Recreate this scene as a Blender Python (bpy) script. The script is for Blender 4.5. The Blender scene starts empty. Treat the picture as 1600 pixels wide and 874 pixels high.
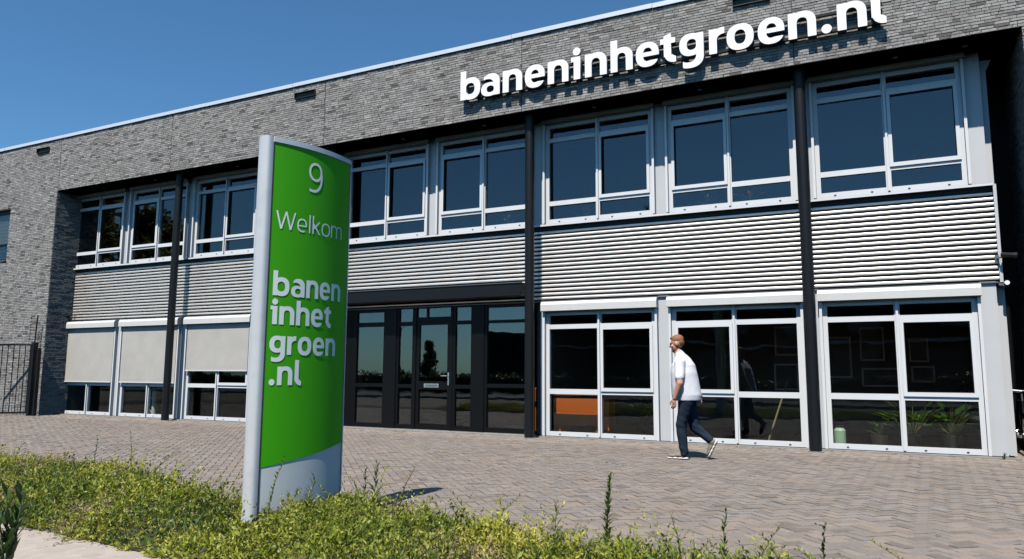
import bpy, bmesh, math, random
import numpy as np
from mathutils import Vector, Matrix
R = math.radians

random.seed(7); rng = np.random.default_rng(7)
scene = bpy.context.scene
C = scene.collection

# ------------------------------------------------------------------ camera
cam_d = bpy.data.cameras.new('camera'); cam = bpy.data.objects.new('camera', cam_d); C.objects.link(cam)
PITCH, YAW, ROLL, EYE = R(7.19608), R(26.81642), R(0.27997), 1.26
fw = Vector((-math.sin(YAW)*math.cos(PITCH), math.cos(YAW)*math.cos(PITCH), math.sin(PITCH)))
rt = Vector((math.cos(YAW), math.sin(YAW), 0)); up = rt.cross(fw)
rt2 = rt*math.cos(ROLL)+up*math.sin(ROLL); up2 = -rt*math.sin(ROLL)+up*math.cos(ROLL)
m3 = Matrix((rt2, up2, -fw)).transposed()
cam.matrix_world = Matrix.Translation((0, 0, EYE)) @ m3.to_4x4()
cam_d.sensor_width = 36; cam_d.lens = 1161.478/1600*36; cam_d.clip_end = 2000; cam_d.clip_start = .05
scene.camera = cam
# ------------------------------------------------------------------ sky, sun, exposure
SUN_AZ, SUN_EL = R(-3.5), R(59.5)           # almost square to the facade, behind the camera
world = bpy.data.worlds.new('World'); scene.world = world; world.use_nodes = True
wn = world.node_tree.nodes; wl = world.node_tree.links
sky = wn.new('ShaderNodeTexSky'); sky.sky_type = 'NISHITA'; sky.sun_disc = False
sky.sun_elevation = SUN_EL; sky.sun_rotation = math.pi + SUN_AZ
sky.altitude = 0; sky.air_density = 1.0; sky.dust_density = 0.3; sky.ozone_density = 3.0
tn = wn.new('ShaderNodeMix'); tn.data_type = 'RGBA'; tn.blend_type = 'MULTIPLY'; tn.inputs[0].default_value = 1
tn.inputs[7].default_value = (.70, 1.14, 1.36, 1)      # the deep clear blue of this day, over the whole dome
wl.new(sky.outputs[0], tn.inputs[6]); wl.new(tn.outputs[2], wn['Background'].inputs[0]); wn['Background'].inputs[1].default_value = 0.068
sun_d = bpy.data.lights.new('sun', 'SUN'); sun = bpy.data.objects.new('sun', sun_d); C.objects.link(sun)
sun_d.energy = 5.0; sun_d.angle = R(0.5); sun_d.color = (1, .94, .855)
sdir = Vector((-math.sin(SUN_AZ)*math.cos(SUN_EL), -math.cos(SUN_AZ)*math.cos(SUN_EL), math.sin(SUN_EL)))
sun.rotation_euler = sdir.to_track_quat('Z', 'Y').to_euler()
vs = scene.view_settings; vs.view_transform = 'Standard'; vs.look = 'None'; vs.exposure = 0.46; vs.gamma = 1
vs.use_curve_mapping = False
cy = scene.cycles; cy.use_denoising = True; cy.max_bounces = 8; cy.diffuse_bounces = 0; cy.transparent_max_bounces = 16
cy.sample_clamp_indirect = 4; cy.use_adaptive_sampling = True; cy.caustics_reflective = False; cy.caustics_refractive = False
try: cy.denoiser = 'OPENIMAGEDENOISE'
except Exception: pass

# ------------------------------------------------------------------ materials
MATS = {}
def mat(name, col, rough=.6, metal=0, var=0, vscale=6, bump=0, bscale=60, tint=False, coat=0, spec=.5, dirt=0, dscale=1.2, dcol=(.05, .045, .04), transl=0):
    if name in MATS: return MATS[name]
    m = bpy.data.materials.new(name); m.use_nodes = True; MATS[name] = m
    nt = m.node_tree; N = nt.nodes; L = nt.links; b = N['Principled BSDF']
    b.inputs['Roughness'].default_value = rough; b.inputs['Metallic'].default_value = metal
    b.inputs['Specular IOR Level'].default_value = spec
    if coat: b.inputs['Coat Weight'].default_value = coat; b.inputs['Coat Roughness'].default_value = .08
    tc = N.new('ShaderNodeTexCoord'); geo = N.new('ShaderNodeNewGeometry')
    c = None
    if tint:
        a = N.new('ShaderNodeAttribute'); a.attribute_name = 'tint'; c = a.outputs['Color']
    else:
        rgb = N.new('ShaderNodeRGB'); rgb.outputs[0].default_value = (*col, 1); c = rgb.outputs[0]
    if var:
        n = N.new('ShaderNodeTexNoise'); n.inputs['Scale'].default_value = vscale; n.inputs['Detail'].default_value = 6
        n.inputs['Roughness'].default_value = .65
        L.new(geo.outputs['Position'], n.inputs['Vector'])
        mr = N.new('ShaderNodeMapRange'); mr.inputs[1].default_value = .25; mr.inputs[2].default_value = .75
        mr.inputs[3].default_value = 1-var; mr.inputs[4].default_value = 1+var
        L.new(n.outputs['Fac'], mr.inputs[0])
        mx = N.new('ShaderNodeMix'); mx.data_type = 'RGBA'; mx.blend_type = 'MULTIPLY'; mx.inputs[0].default_value = 1
        L.new(c, mx.inputs[6]); L.new(mr.outputs[0], mx.inputs[7]); c = mx.outputs[2]
    if dirt:
        n = N.new('ShaderNodeTexNoise'); n.inputs['Scale'].default_value = dscale; n.inputs['Detail'].default_value = 8
        n.inputs['Roughness'].default_value = .7
        L.new(geo.outputs['Position'], n.inputs['Vector'])
        mr = N.new('ShaderNodeMapRange'); mr.inputs[1].default_value = .52; mr.inputs[2].default_value = .75
        mr.inputs[3].default_value = 0; mr.inputs[4].default_value = dirt
        L.new(n.outputs['Fac'], mr.inputs[0])
        mx = N.new('ShaderNodeMix'); mx.data_type = 'RGBA'
        L.new(mr.outputs[0], mx.inputs[0]); L.new(c, mx.inputs[6]); mx.inputs[7].default_value = (*dcol, 1); c = mx.outputs[2]
    L.new(c, b.inputs['Base Color'])
    if bump:
        n = N.new('ShaderNodeTexNoise'); n.inputs['Scale'].default_value = bscale; n.inputs['Detail'].default_value = 5
        L.new(geo.outputs['Position'], n.inputs['Vector'])
        bp = N.new('ShaderNodeBump'); bp.inputs['Strength'].default_value = bump; bp.inputs['Distance'].default_value = .01
        L.new(n.outputs['Fac'], bp.inputs['Height']); L.new(bp.outputs[0], b.inputs['Normal'])
    if transl:
        t = N.new('ShaderNodeBsdfTranslucent'); L.new(c, t.inputs[0])
        ms = N.new('ShaderNodeMixShader'); ms.inputs[0].default_value = transl
        L.new(b.outputs[0], ms.inputs[1]); L.new(t.outputs[0], ms.inputs[2]); L.new(ms.outputs[0], N['Material Output'].inputs[0])
    return m

def glass(name, trans, ior):
    m = bpy.data.materials.new(name); m.use_nodes = True; MATS[name] = m
    nt = m.node_tree; N = nt.nodes; L = nt.links; N.remove(N['Principled BSDF'])
    t = N.new('ShaderNodeBsdfTransparent'); t.inputs[0].default_value = (*trans, 1)
    g = N.new('ShaderNodeBsdfGlossy'); g.inputs['Roughness'].default_value = .0; g.inputs[0].default_value = (.93, .97, 1, 1)
    geo = N.new('ShaderNodeNewGeometry')                                 # panes are never perfectly flat
    n = N.new('ShaderNodeTexNoise'); n.inputs['Scale'].default_value = 1.3; L.new(geo.outputs['Position'], n.inputs['Vector'])
    bp = N.new('ShaderNodeBump'); bp.inputs['Strength'].default_value = .06; bp.inputs['Distance'].default_value = .03
    L.new(n.outputs['Fac'], bp.inputs['Height']); L.new(bp.outputs[0], g.inputs['Normal'])
    lw = N.new('ShaderNodeLayerWeight'); lw.inputs[0].default_value = .5          # Schlick's approximation, the same from both sides
    pw = N.new('ShaderNodeMath'); pw.operation = 'POWER'; pw.inputs[1].default_value = 5; L.new(lw.outputs['Facing'], pw.inputs[0])
    f = N.new('ShaderNodeMath'); f.operation = 'MULTIPLY_ADD'; f.inputs[1].default_value = 1-ior; f.inputs[2].default_value = ior; L.new(pw.outputs[0], f.inputs[0])
    ms = N.new('ShaderNodeMixShader'); L.new(f.outputs[0], ms.inputs[0]); L.new(t.outputs[0], ms.inputs[1]); L.new(g.outputs[0], ms.inputs[2])
    L.new(ms.outputs[0], N['Material Output'].inputs[0]); return m

BRICK = mat('brick', (.2, .2, .2), .9, tint=True, var=.38, vscale=26, bump=.9, bscale=90, dirt=.5, dscale=1.3, dcol=(.085, .08, .077))
MORTAR = mat('mortar', (.085, .083, .08), .95, var=.25)
FRAME = mat('window_aluminium', (.66, .675, .69), .42, .0, var=.03, vscale=3, spec=.5)
POST = mat('post_panel', (.52, .535, .555), .45, .0, var=.04, vscale=2)
RUBBER = mat('rubber_black', (.012, .012, .013), .6)
BLACK = mat('black_steel', (.006, .007, .009), .45, var=.15, vscale=4, spec=.3)
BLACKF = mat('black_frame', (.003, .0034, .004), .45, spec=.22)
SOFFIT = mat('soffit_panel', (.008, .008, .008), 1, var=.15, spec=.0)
CLAD = mat('cladding_metal', (.90, .875, .83), .40, .62, var=.06, vscale=2.5, spec=.3, dirt=.3, dscale=2.2, dcol=(.4, .39, .37))
SILL = mat('sill_metal', (.16, .165, .17), .4, .3)
HOUSING = mat('screen_housing', (.60, .60, .585), .5, var=.04)
UHOUSING = mat('screen_housing_beige', (.42, .40, .365), .5, var=.05)
FABRIC = mat('screen_fabric', (.42, .405, .375), .85, var=.09, vscale=2.5, bump=.15, bscale=300)
COPING = mat('coping_aluminium', (.72, .75, .78), .35, .3)
WHITE = mat('sign_white', (.86, .87, .88), .4)
SIDE = mat('sign_letter_side', (.5, .51, .52), .4)
ALU = mat('pylon_aluminium', (.60, .62, .635), .4, .2, var=.04, vscale=3, dirt=.3, dscale=5, dcol=(.3, .3, .29))
PYGREY = mat('pylon_grey_print', (.56, .60, .60), .45, .0, var=.05, vscale=2, dirt=.25, dscale=4, dcol=(.36, .36, .34))
GREEN = mat('pylon_green_print', (.05, .37, .004), .5, spec=.2)
PRINT = mat('pylon_pale_print', (.80, .86, .82), .5)
CONC = mat('concrete', (.35, .305, .265), .9, var=.16, vscale=7, bump=.4, bscale=80, dirt=.5, dscale=2.5, dcol=(.18, .16, .14))
CONCG = mat('concrete_grey', (.27, .26, .25), .9, var=.25, vscale=9, bump=.3)
PAVER = mat('paver', (.3, .26, .24), .92, tint=True, var=.2, vscale=40, bump=.6, bscale=160, dirt=.55, dscale=.75, dcol=(.125, .11, .10))
JOINT = mat('joint_sand', (.028, .024, .02), .95, var=.3)
GROUND = mat('ground_soil', (.10, .09, .06), .95, var=.35, vscale=1)
SOIL = mat('planter_soil', (.035, .035, .018), .95, var=.5, vscale=12)
ASPH = mat('asphalt', (.05, .05, .052), .9, var=.2, vscale=3)
LEAF = mat('ground_cover_leaf', (.1, .15, .03), .5, tint=True, transl=.32)
BARK = mat('bark', (.07, .055, .04), .9, var=.3, vscale=8)
GLASS_U = glass('glass_upper', (.66, .70, .70), .075)
GLASS_G = glass('glass_ground', (.86, .88, .86), .042)
GLASS_E = glass('glass_entrance', (.6, .62, .62), .12)
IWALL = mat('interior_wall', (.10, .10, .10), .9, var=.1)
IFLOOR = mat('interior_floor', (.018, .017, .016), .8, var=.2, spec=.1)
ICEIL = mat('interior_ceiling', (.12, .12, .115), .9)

# ------------------------------------------------------------------ mesh helpers
class MB:
    def __init__(s): s.v = []; s.f = []; s.m = []; s.t = []; s.tint = None
    def poly(s, pts, faces, mi=0):
        o = len(s.v); s.v += [tuple(p) for p in pts]
        for f in faces: s.f.append(tuple(i+o for i in f)); s.m.append(mi); s.t.append(s.tint or (1, 1, 1))
    def box(s, x0, x1, y0, y1, z0, z1, mi=0):
        s.poly([(x0, y0, z0), (x1, y0, z0), (x1, y1, z0), (x0, y1, z0), (x0, y0, z1), (x1, y0, z1), (x1, y1, z1), (x0, y1, z1)],
               [(0, 3, 2, 1), (4, 5, 6, 7), (0, 1, 5, 4), (1, 2, 6, 5), (2, 3, 7, 6), (3, 0, 4, 7)], mi)
    def tube(s, pts, rad, n=8, mi=0, cap=True):
        pts = [Vector(p) for p in pts]; rads = rad if isinstance(rad, (list, tuple)) else [rad]*len(pts)
        rings = []
        for i, p in enumerate(pts):
            d = (pts[min(i+1, len(pts)-1)]-pts[max(i-1, 0)]).normalized()
            a = d.cross(Vector((0, 0, 1)));  a = a if a.length > .05 else d.cross(Vector((1, 0, 0)))
            a.normalize(); b = d.cross(a)
            rings.append([p+(a*math.cos(2*math.pi*k/n)+b*math.sin(2*math.pi*k/n))*rads[i] for k in range(n)])
        P = [q for r in rings for q in r]; F = []
        for i in range(len(pts)-1):
            for k in range(n): F.append((i*n+k, i*n+(k+1) % n, (i+1)*n+(k+1) % n, (i+1)*n+k))
        if cap: F.append(tuple(range(n))[::-1]); F.append(tuple((len(pts)-1)*n+k for k in range(n)))
        s.poly(P, F, mi)
    def prism(s, prof, z0, z1, mi=0):
        n = len(prof)
        s.poly([(x, y, z0) for x, y in prof]+[(x, y, z1) for x, y in prof],
               [tuple(range(n))[::-1], tuple(range(n, 2*n))]+[(i, (i+1) % n, n+(i+1) % n, n+i) for i in range(n)], mi)
    def mesh(s, name, mats, smooth=False, fix=False, tint=False):
        me = bpy.data.meshes.new(name); me.from_pydata(s.v, [], s.f)
        for m in (mats if isinstance(mats, (list, tuple)) else [mats]): me.materials.append(m)
        if any(s.m): me.polygons.foreach_set('material_index', s.m)
        if tint:
            a = me.color_attributes.new('tint', 'FLOAT_COLOR', 'CORNER')
            cols = np.repeat(np.array([(*t, 1) for t in s.t], dtype=np.float32), [len(f) for f in s.f], axis=0)
            a.data.foreach_set('color', cols.ravel())
        if fix:
            bm = bmesh.new(); bm.from_mesh(me); bmesh.ops.recalc_face_normals(bm, faces=bm.faces); bm.to_mesh(me); bm.free()
        if smooth: me.shade_smooth()
        me.update(); return me
    def obj(s, name, mats, parent=None, **k):
        return link(name, s.mesh(name, mats, **k), parent)
def link(name, me, parent=None, loc=None):
    o = bpy.data.objects.new(name, me); C.objects.link(o)
    if parent is not None: o.parent = parent
    if loc is not None: o.location = loc
    return o
def thing(o, label, cat, group=None):
    o['label'] = label; o['category'] = cat
    if group: o['group'] = group
    return o
def empty(name, loc=(0, 0, 0), label=None, cat=None, group=None):
    o = bpy.data.objects.new(name, None); C.objects.link(o); o.location = loc; o.empty_display_size = .2
    if label: thing(o, label, cat, group)
    return o
def struct(o, kind='structure'): o['kind'] = kind; return o
def smooth_by_angle(me, deg=35):
    me.shade_smooth()
    try: me.set_sharp_from_angle(angle=R(deg))
    except Exception: pass
def baked(ob):
    dg = bpy.context.evaluated_depsgraph_get(); return bpy.data.meshes.new_from_object(ob.evaluated_get(dg))

# ================================================================== GROUND
g = MB(); g.box(-400, 400, -400, 500, -.35, -.055); struct(g.obj('ground', GROUND))
DG = 13.84                    # window plane
YF = 13.10                    # brick face
GRID = 5.22
COLS = [-1.16-GRID*k for k in range(4)]
def yback(x):                 # rear edge of the planting strip
    return float(np.interp(x, [-14, -10.6, -8.2, -6.2, -5.3, -4.5, -3.2, -2, -.7, -.3, 2], [6.15, 5.95, 5.9, 5.3, 5.05, 5.55, 5.2, 4.92, 4.85, 4.75, 4.2]))
# pavement with its clay pavers
pv = MB(); pv.box(-30, 6, 4.35, 16.5, -.05, -.010); pavement = struct(pv.obj('pavement', JOINT))
def paver_tint(x, y):
    b = rng.uniform(.88, 1.12); w = rng.uniform(-.015, .02)
    t = np.array([.214+w, .184+w*.3, .162-w*.3])*b
    if rng.random() < .09: t *= .78
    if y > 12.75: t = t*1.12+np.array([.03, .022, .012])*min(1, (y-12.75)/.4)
    return tuple(t)
ca, sa = math.cos(R(42.5)), math.sin(R(42.5)); W = .1
cands = []
for i in range(-260, 260):
    for j in range(-60, 320):
        c = (i-j) % 4
        if c == 0: lx, ly, hor = (i+1)*W, (j+.5)*W, True
        elif c == 3: lx, ly, hor = (i+.5)*W, (j+1)*W, False
        else: continue
        x = lx*ca-ly*sa-6; y = lx*sa+ly*ca+3
        if y < yback(x)-.35 or y > 15.6 or x < -26 or x > 3.2: continue
        if y > 13.72 and x < 1.7: continue
        cands.append((x, y, hor))
def in_view(x, y, z=0):
    q = Vector((x, y, z))-Vector((0, 0, EYE)); d = q.dot(fw)
    if d < .3: return None
    u = 800+1161.478*q.dot(rt2)/d; v = 437-1161.478*q.dot(up2)/d
    return (u, v, d) if -10 < u < 1610 and -10 < v < 884 else None
near = []
for k, (x, y, h) in enumerate(cands):
    iv = in_view(x, y)
    if iv and y > yback(x)+.25 and not (y < 5.6 and x > -.4): near.append((iv[2], k))
    elif iv and x > -.4 and y > 4.9: near.append((iv[2], k))
near = set(k for _, k in sorted(near)[:300])
variants = []
for k in range(10):
    b = MB(); b.tint = paver_tint(0, 8); lw = .0955
    b.poly([(-lw, -.0455, -.03), (lw, -.0455, -.03), (lw, .0455, -.03), (-lw, .0455, -.03), (-lw, -.0455, -.004), (lw, -.0455, -.004), (lw, .0455, -.004), (-lw, .0455, -.004),
            (-lw+.004, -.0425, 0), (lw-.004, -.0425, 0), (lw-.004, .0425, 0), (-lw+.004, .0425, 0)],
           [(0, 1, 5, 4), (1, 2, 6, 5), (2, 3, 7, 6), (3, 0, 4, 7), (4, 5, 9, 8), (5, 6, 10, 9), (6, 7, 11, 10), (7, 4, 8, 11), (8, 9, 10, 11)])
    variants.append(b.mesh('paver', PAVER, tint=True))
V = []; Fc = []; T = []
for k, (x, y, hor) in enumerate(cands):
    a = R(42.5)+(0 if hor else math.pi/2)+rng.normal(0, .012); dz = rng.normal(0, .0022)
    if k in near:
        o = link('paver', variants[int(rng.integers(10))], pavement, (x, y, dz)); o.rotation_euler = (rng.normal(0, .01), rng.normal(0, .01), a); continue
    c_, s_ = math.cos(a), math.sin(a); tx, ty = rng.normal(0, .008, 2)
    o = len(V)
    for (ux, uy, z) in ((-.0955, -.0455, -.012), (.0955, -.0455, -.012), (.0955, .0455, -.012), (-.0955, .0455, -.012), (-.0945, -.0445, 0), (.0945, -.0445, 0), (.0945, .0445, 0), (-.0945, .0445, 0)):
        V.append((x+ux*c_-uy*s_, y+ux*s_+uy*c_, z+dz+(ux*tx+uy*ty if z == 0 else 0)))
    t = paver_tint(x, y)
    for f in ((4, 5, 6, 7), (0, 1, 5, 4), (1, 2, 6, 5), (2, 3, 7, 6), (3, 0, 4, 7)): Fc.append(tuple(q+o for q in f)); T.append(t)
b = MB(); b.v = V; b.f = Fc; b.m = [0]*len(Fc); b.t = T
struct(b.obj('paver_field', PAVER, pavement, tint=True), 'stuff')
# narrow concrete edging at the foot of the facade
b = MB(); b.box(-21.7, 1.72, 13.70, 13.80, -.03, .022); b.obj('edging_strip', CONCG, pavement)

# footpath in the lower left corner and road behind the camera
b = MB()
edge = [(-14, 3.95), (-8.5, 3.86), (-6.7, 3.80), (-5.75, 3.74), (-5.0, 3.66), (-4.35, 3.60), (-3, 3.45), (0, 3.2), (6, 2.9)]
n = len(edge); top = [(x, y, .012) for x, y in edge]; bot = [(x, y, -.06) for x, y in edge]
far = [(x, .2, .012) for x, y in edge]
b.poly(top+bot+far, [(i, i+1, n+i+1, n+i)[::-1] for i in range(n-1)]+[(2*n+i, 2*n+i+1, i+1, i) for i in range(n-1)])
struct(b.obj('footpath', CONC, fix=True))
b = MB(); b.box(-90, 60, -13, -5.5, -.054, -.02); struct(b.obj('road', ASPH))
b = MB(); b.box(-90, 60, -5.5, -5.38, -.054, .08); struct(b.obj('kerb', CONCG))

# ================================================================== OFFICE BUILDING
bld = empty('office_building', (0, 0, 0), 'two-storey grey brick office building with dark columns and ribbed metal band', 'building')
# ---- brick walls : recessed mortar backing plus real bricks
XL, XR0, XR1, XE = -27.5, -21.70, 2.07, 2.75
ZS, ZT = 6.55, 8.17
wall = MB()
r = .009
wall.box(XL, XE, YF+r, YF+.30, ZS+.0, ZT)                          # fascia
LWIN = (-25.3, -23.98, 4.62, 6.22)                                 # window in the left wall
wall.box(XL, LWIN[0], YF+r, YF+.30, 0, ZS); wall.box(LWIN[1], XR0-.009, YF+r, YF+.30, 0, ZS)
wall.box(LWIN[0], LWIN[1], YF+r, YF+.30, 0, LWIN[2]); wall.box(LWIN[0], LWIN[1], YF+r, YF+.30, LWIN[3], ZS)
wall.box(XR0-.30, XR0-.009, YF+.30, 14.6, 0, ZS)                   # return at the left of the recess
wall.box(XR1+.009, XE, YF+r, YF+.30, 0, ZS); wall.box(XR1+.009, XR1+.3, YF+.30, 15.6, 0, ZS)
brickwall = wall.obj('brick_wall', MORTAR, bld)
SC = [(-22.81, -22.24), (-12.52, -11.90), (-2.18, -1.56)]          # rain outlets through the parapet
EXPJ = [-21.66, -16.86, -11.6, -6.42, -1.2]
def brick_tint():
    q = rng.random()
    base = np.array([.275, .268, .256])*rng.uniform(.82, 1.18)
    if q < .07: base = np.array([.13, .125, .12])*rng.uniform(.7, 1.2)
    elif q < .17: base = np.array([.23, .21, .195])*rng.uniform(.8, 1.15)
    elif q < .34: base *= 1.18
    return tuple(base)
bricks = []                     # (x0, x1, z0, z1)
CH = .0502
def courses(xa, xb, za, zb, holes=()):
    nrow = int(round((zb-za)/CH)); ch = (zb-za)/nrow
    for k in range(nrow):
        z0 = za+k*ch+.0055; z1 = za+(k+1)*ch-.0055
        x = xa-rng.uniform(0, .2)
        while x < xb:
            ln = .205 if rng.random() < .68 else (.1 if rng.random() < .8 else .155)
            a, c = max(x, xa)+.0045, min(x+ln, xb)-.0045; x += ln
            if c-a < .03: continue
            segs = [(a, c)]
            for (hx0, hx1, hz0, hz1) in holes:
                if z1 > hz0 and z0 < hz1:
                    ns = []
                    for (p, q) in segs:
                        if q <= hx0 or p >= hx1: ns.append((p, q)); continue
                        if p < hx0-.03: ns.append((p, hx0-.004))
                        if q > hx1+.03: ns.append((hx1+.004, q))
                    segs = ns
            for (p, q) in segs:
                if q-p > .025: bricks.append((p, q, z0, z1))
holes = [(a, b_, 7.83, 7.95) for a, b_ in SC]+[(e-.006, e+.006, ZS, ZT) for e in EXPJ]
courses(XL, XE, ZS, ZT, holes)
courses(XL, XR0, 0, ZS, [LWIN]); courses(XR1, XE, 0, ZS)
def bsize(bk):
    iv = in_view((bk[0]+bk[1])/2, YF, (bk[2]+bk[3])/2)
    return (bk[1]-bk[0])/iv[2] if iv and iv[1] > 4 else 0
order = sorted(range(len(bricks)), key=lambda k: -bsize(bricks[k])); big = set(order[:300])
bv = []
for k in range(12):
    b = MB(); b.tint = brick_tint()
    b.poly([(-.5, 0, -.5), (.5, 0, -.5), (.5, 0, .5), (-.5, 0, .5), (-.5, .03, -.5), (.5, .03, -.5), (.5, .03, .5), (-.5, .03, .5)],
           [(0, 1, 2, 3), (0, 4, 5, 1), (1, 5, 6, 2), (2, 6, 7, 3), (3, 7, 4, 0)])
    bv.append(b.mesh('brick', BRICK, tint=True))
fld = MB()
def add_brick(mb, a, c, z0, z1, dy):
    mb.tint = brick_tint(); e = rng.normal(0, .0016, 4)
    mb.poly([(a, YF+dy+e[0], z0), (c, YF+dy+e[1], z0), (c, YF+dy+e[2], z1), (a, YF+dy+e[3], z1), (a, YF+.03, z0), (c, YF+.03, z0), (c, YF+.03, z1), (a, YF+.03, z1)],
            [(0, 1, 2, 3), (0, 4, 5, 1), (1, 5, 6, 2), (2, 6, 7, 3), (3, 7, 4, 0)])
for k, (a, c, z0, z1) in enumerate(bricks):
    z0 += rng.normal(0, .0012); z1 += rng.normal(0, .0012); dy = rng.normal(0, .0022)
    if k in big:
        o = link('brick', bv[int(rng.integers(12))], brickwall, ((a+c)/2, YF+dy, (z0+z1)/2)); o.scale = (c-a, 1, z1-z0)
        o.rotation_euler = (rng.normal(0, .02), 0, rng.normal(0, .012))
    else: add_brick(fld, a, c, z0, z1, dy)
# return faces of the recess (face +X on the left, -X on the right)
for (X, sgn, y1) in ((XR0, 1, 13.9), (XR1, -1, 15.5)):
    nrow = int(ZS/CH)
    for k in range(nrow):
        z0 = k*ZS/nrow+.0045; z1 = (k+1)*ZS/nrow-.0045; y = YF+.008-(k % 2)*0
        first = True
        while y < y1:
            ln = (.1 if k % 2 else .205) if first else .205; first = False
            a, c = y+.004, min(y+ln, y1)-.004; y += ln
            if c-a < .03: continue
            fld.tint = brick_tint(); d = rng.normal(0, .002)
            fld.poly([(X+d, a, z0), (X+d, c, z0), (X+d, c, z1), (X+d, a, z1), (X-sgn*.03, a, z0), (X-sgn*.03, c, z0), (X-sgn*.03, c, z1), (X-sgn*.03, a, z1)],
                     [(0, 1, 2, 3), (0, 4, 5, 1), (1, 5, 6, 2), (2, 6, 7, 3), (3, 7, 4, 0)])
struct(fld.obj('brick_field', BRICK, brickwall, tint=True, fix=False), 'stuff')
# coping, soffit, roof, outlets
x = XL
while x < XE:
    x2 = min(x+2.98, XE+.03); b = MB(); b.box(x, x2-.006, YF-.035, YF+.42, ZT+.012, ZT+.06); b.box(x, x2-.006, YF-.035, YF-.028, ZT-.03, ZT+.012); o = b.obj('roof_coping', COPING, bld)
    o.location = (0, rng.normal(0, .002), rng.normal(0, .002)); x = x2
b = MB(); b.box(XL, XE, YF+.002, YF+.34, ZT, ZT+.012); b.obj('coping_bed', RUBBER, bld)
b = MB(); b.box(XL, XE, YF+.30, 26, 7.6, 7.75); b.obj('roof', SOFFIT, bld)  # unseen roof slab, added to block light from above
x = XR0
sofs = [XR0]+[c for c in reversed(COLS)]+[XR1]
for i in range(len(sofs)-1):
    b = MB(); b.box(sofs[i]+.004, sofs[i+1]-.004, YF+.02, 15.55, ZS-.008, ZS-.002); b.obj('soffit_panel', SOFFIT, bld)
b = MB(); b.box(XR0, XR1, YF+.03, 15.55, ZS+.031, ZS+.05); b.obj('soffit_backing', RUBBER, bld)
for i, xx in enumerate([-20.1, -17.9, -14.8, -12.7, -9.6, -7.5, -5.0, -2.9, .35, 1.35]):
    b = MB(); b.tube([(xx, 13.48, ZS-.009), (xx, 13.48, ZS-.02)], .045, 14); o = b.obj('soffit_downlight', SILL, bld)
for a, c in SC:
    b = MB(); b.box(a, c, YF+.03, YF+.2, 7.83, 7.95); b.box(a-.01, c+.01, YF-.05, YF+.02, 7.815, 7.83); b.box(a-.01, a, YF-.05, YF+.02, 7.83, 7.965); b.box(c, c+.01, YF-.05, YF+.02, 7.83, 7.965); b.box(a, c, YF-.05, YF+.02, 7.953, 7.965)
    b.obj('rain_outlet', RUBBER, bld)
# weep pins at the lower brick edge
b = MB()
xx = XR0+.4
while xx < XR1:
    b.box(xx, xx+.012, YF-.006, YF+.01, ZS-.012, ZS+.05); xx += .63
b.obj('weep_vents', RUBBER, bld)
# window in the left wall
b = MB(); x0, x1, z0, z1 = LWIN
for (a, c, d, e) in ((x0, x0+.06, z0, z1), (x1-.06, x1, z0, z1), (x0+.06, x1-.06, z0, z0+.06), (x0+.06, x1-.06, z1-.12, z1), (x0+.06, x1-.06, z0+.48, z0+.54)):
    b.box(a, c, YF+.09, YF+.16, d, e)
w = b.obj('side_window', BLACKF, bld)
for (d, e) in ((z0+.06, z0+.48), (z0+.54, z1-.12)):
    b = MB(); b.box(x0+.06, x1-.06, YF+.12, YF+.13, d, e); b.obj('pane', GLASS_G, w)
b = MB(); b.box(x0-.02, x1+.02, YF-.03, YF+.1, z0-.03, z0-.002); b.obj('sill', SILL, w)
for k in range(8):
    b = MB(); b.box(x0+.06, x1-.06, YF+.19, YF+.197, z0+.56+.115*k, z0+.56+.115*k+.106); b.obj('blind_slat', mat('blind_grey', (.10, .105, .11), .7), w)
b = MB(); b.box(x0, x1, YF+.28, YF+.29, z0, z1); b.obj('backing', RUBBER, w)
# columns
colme = None
for i, cx in enumerate(COLS):
    if colme is None:
        b = MB(); n = 28
        b.tube([(0, 0, .0), (0, 0, ZS-.009)], .095, n); colme = b.mesh('column', BLACK, smooth=False); smooth_by_angle(colme)
        b = MB(); b.tube([(0, 0, 0), (0, 0, .03)], .125, n); basem = b.mesh('base_plate', CONCG)
    c = link('column', colme, bld, (cx, 13.40, 0)); link('base_plate', basem, c, (0, 0, -.015))

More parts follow.
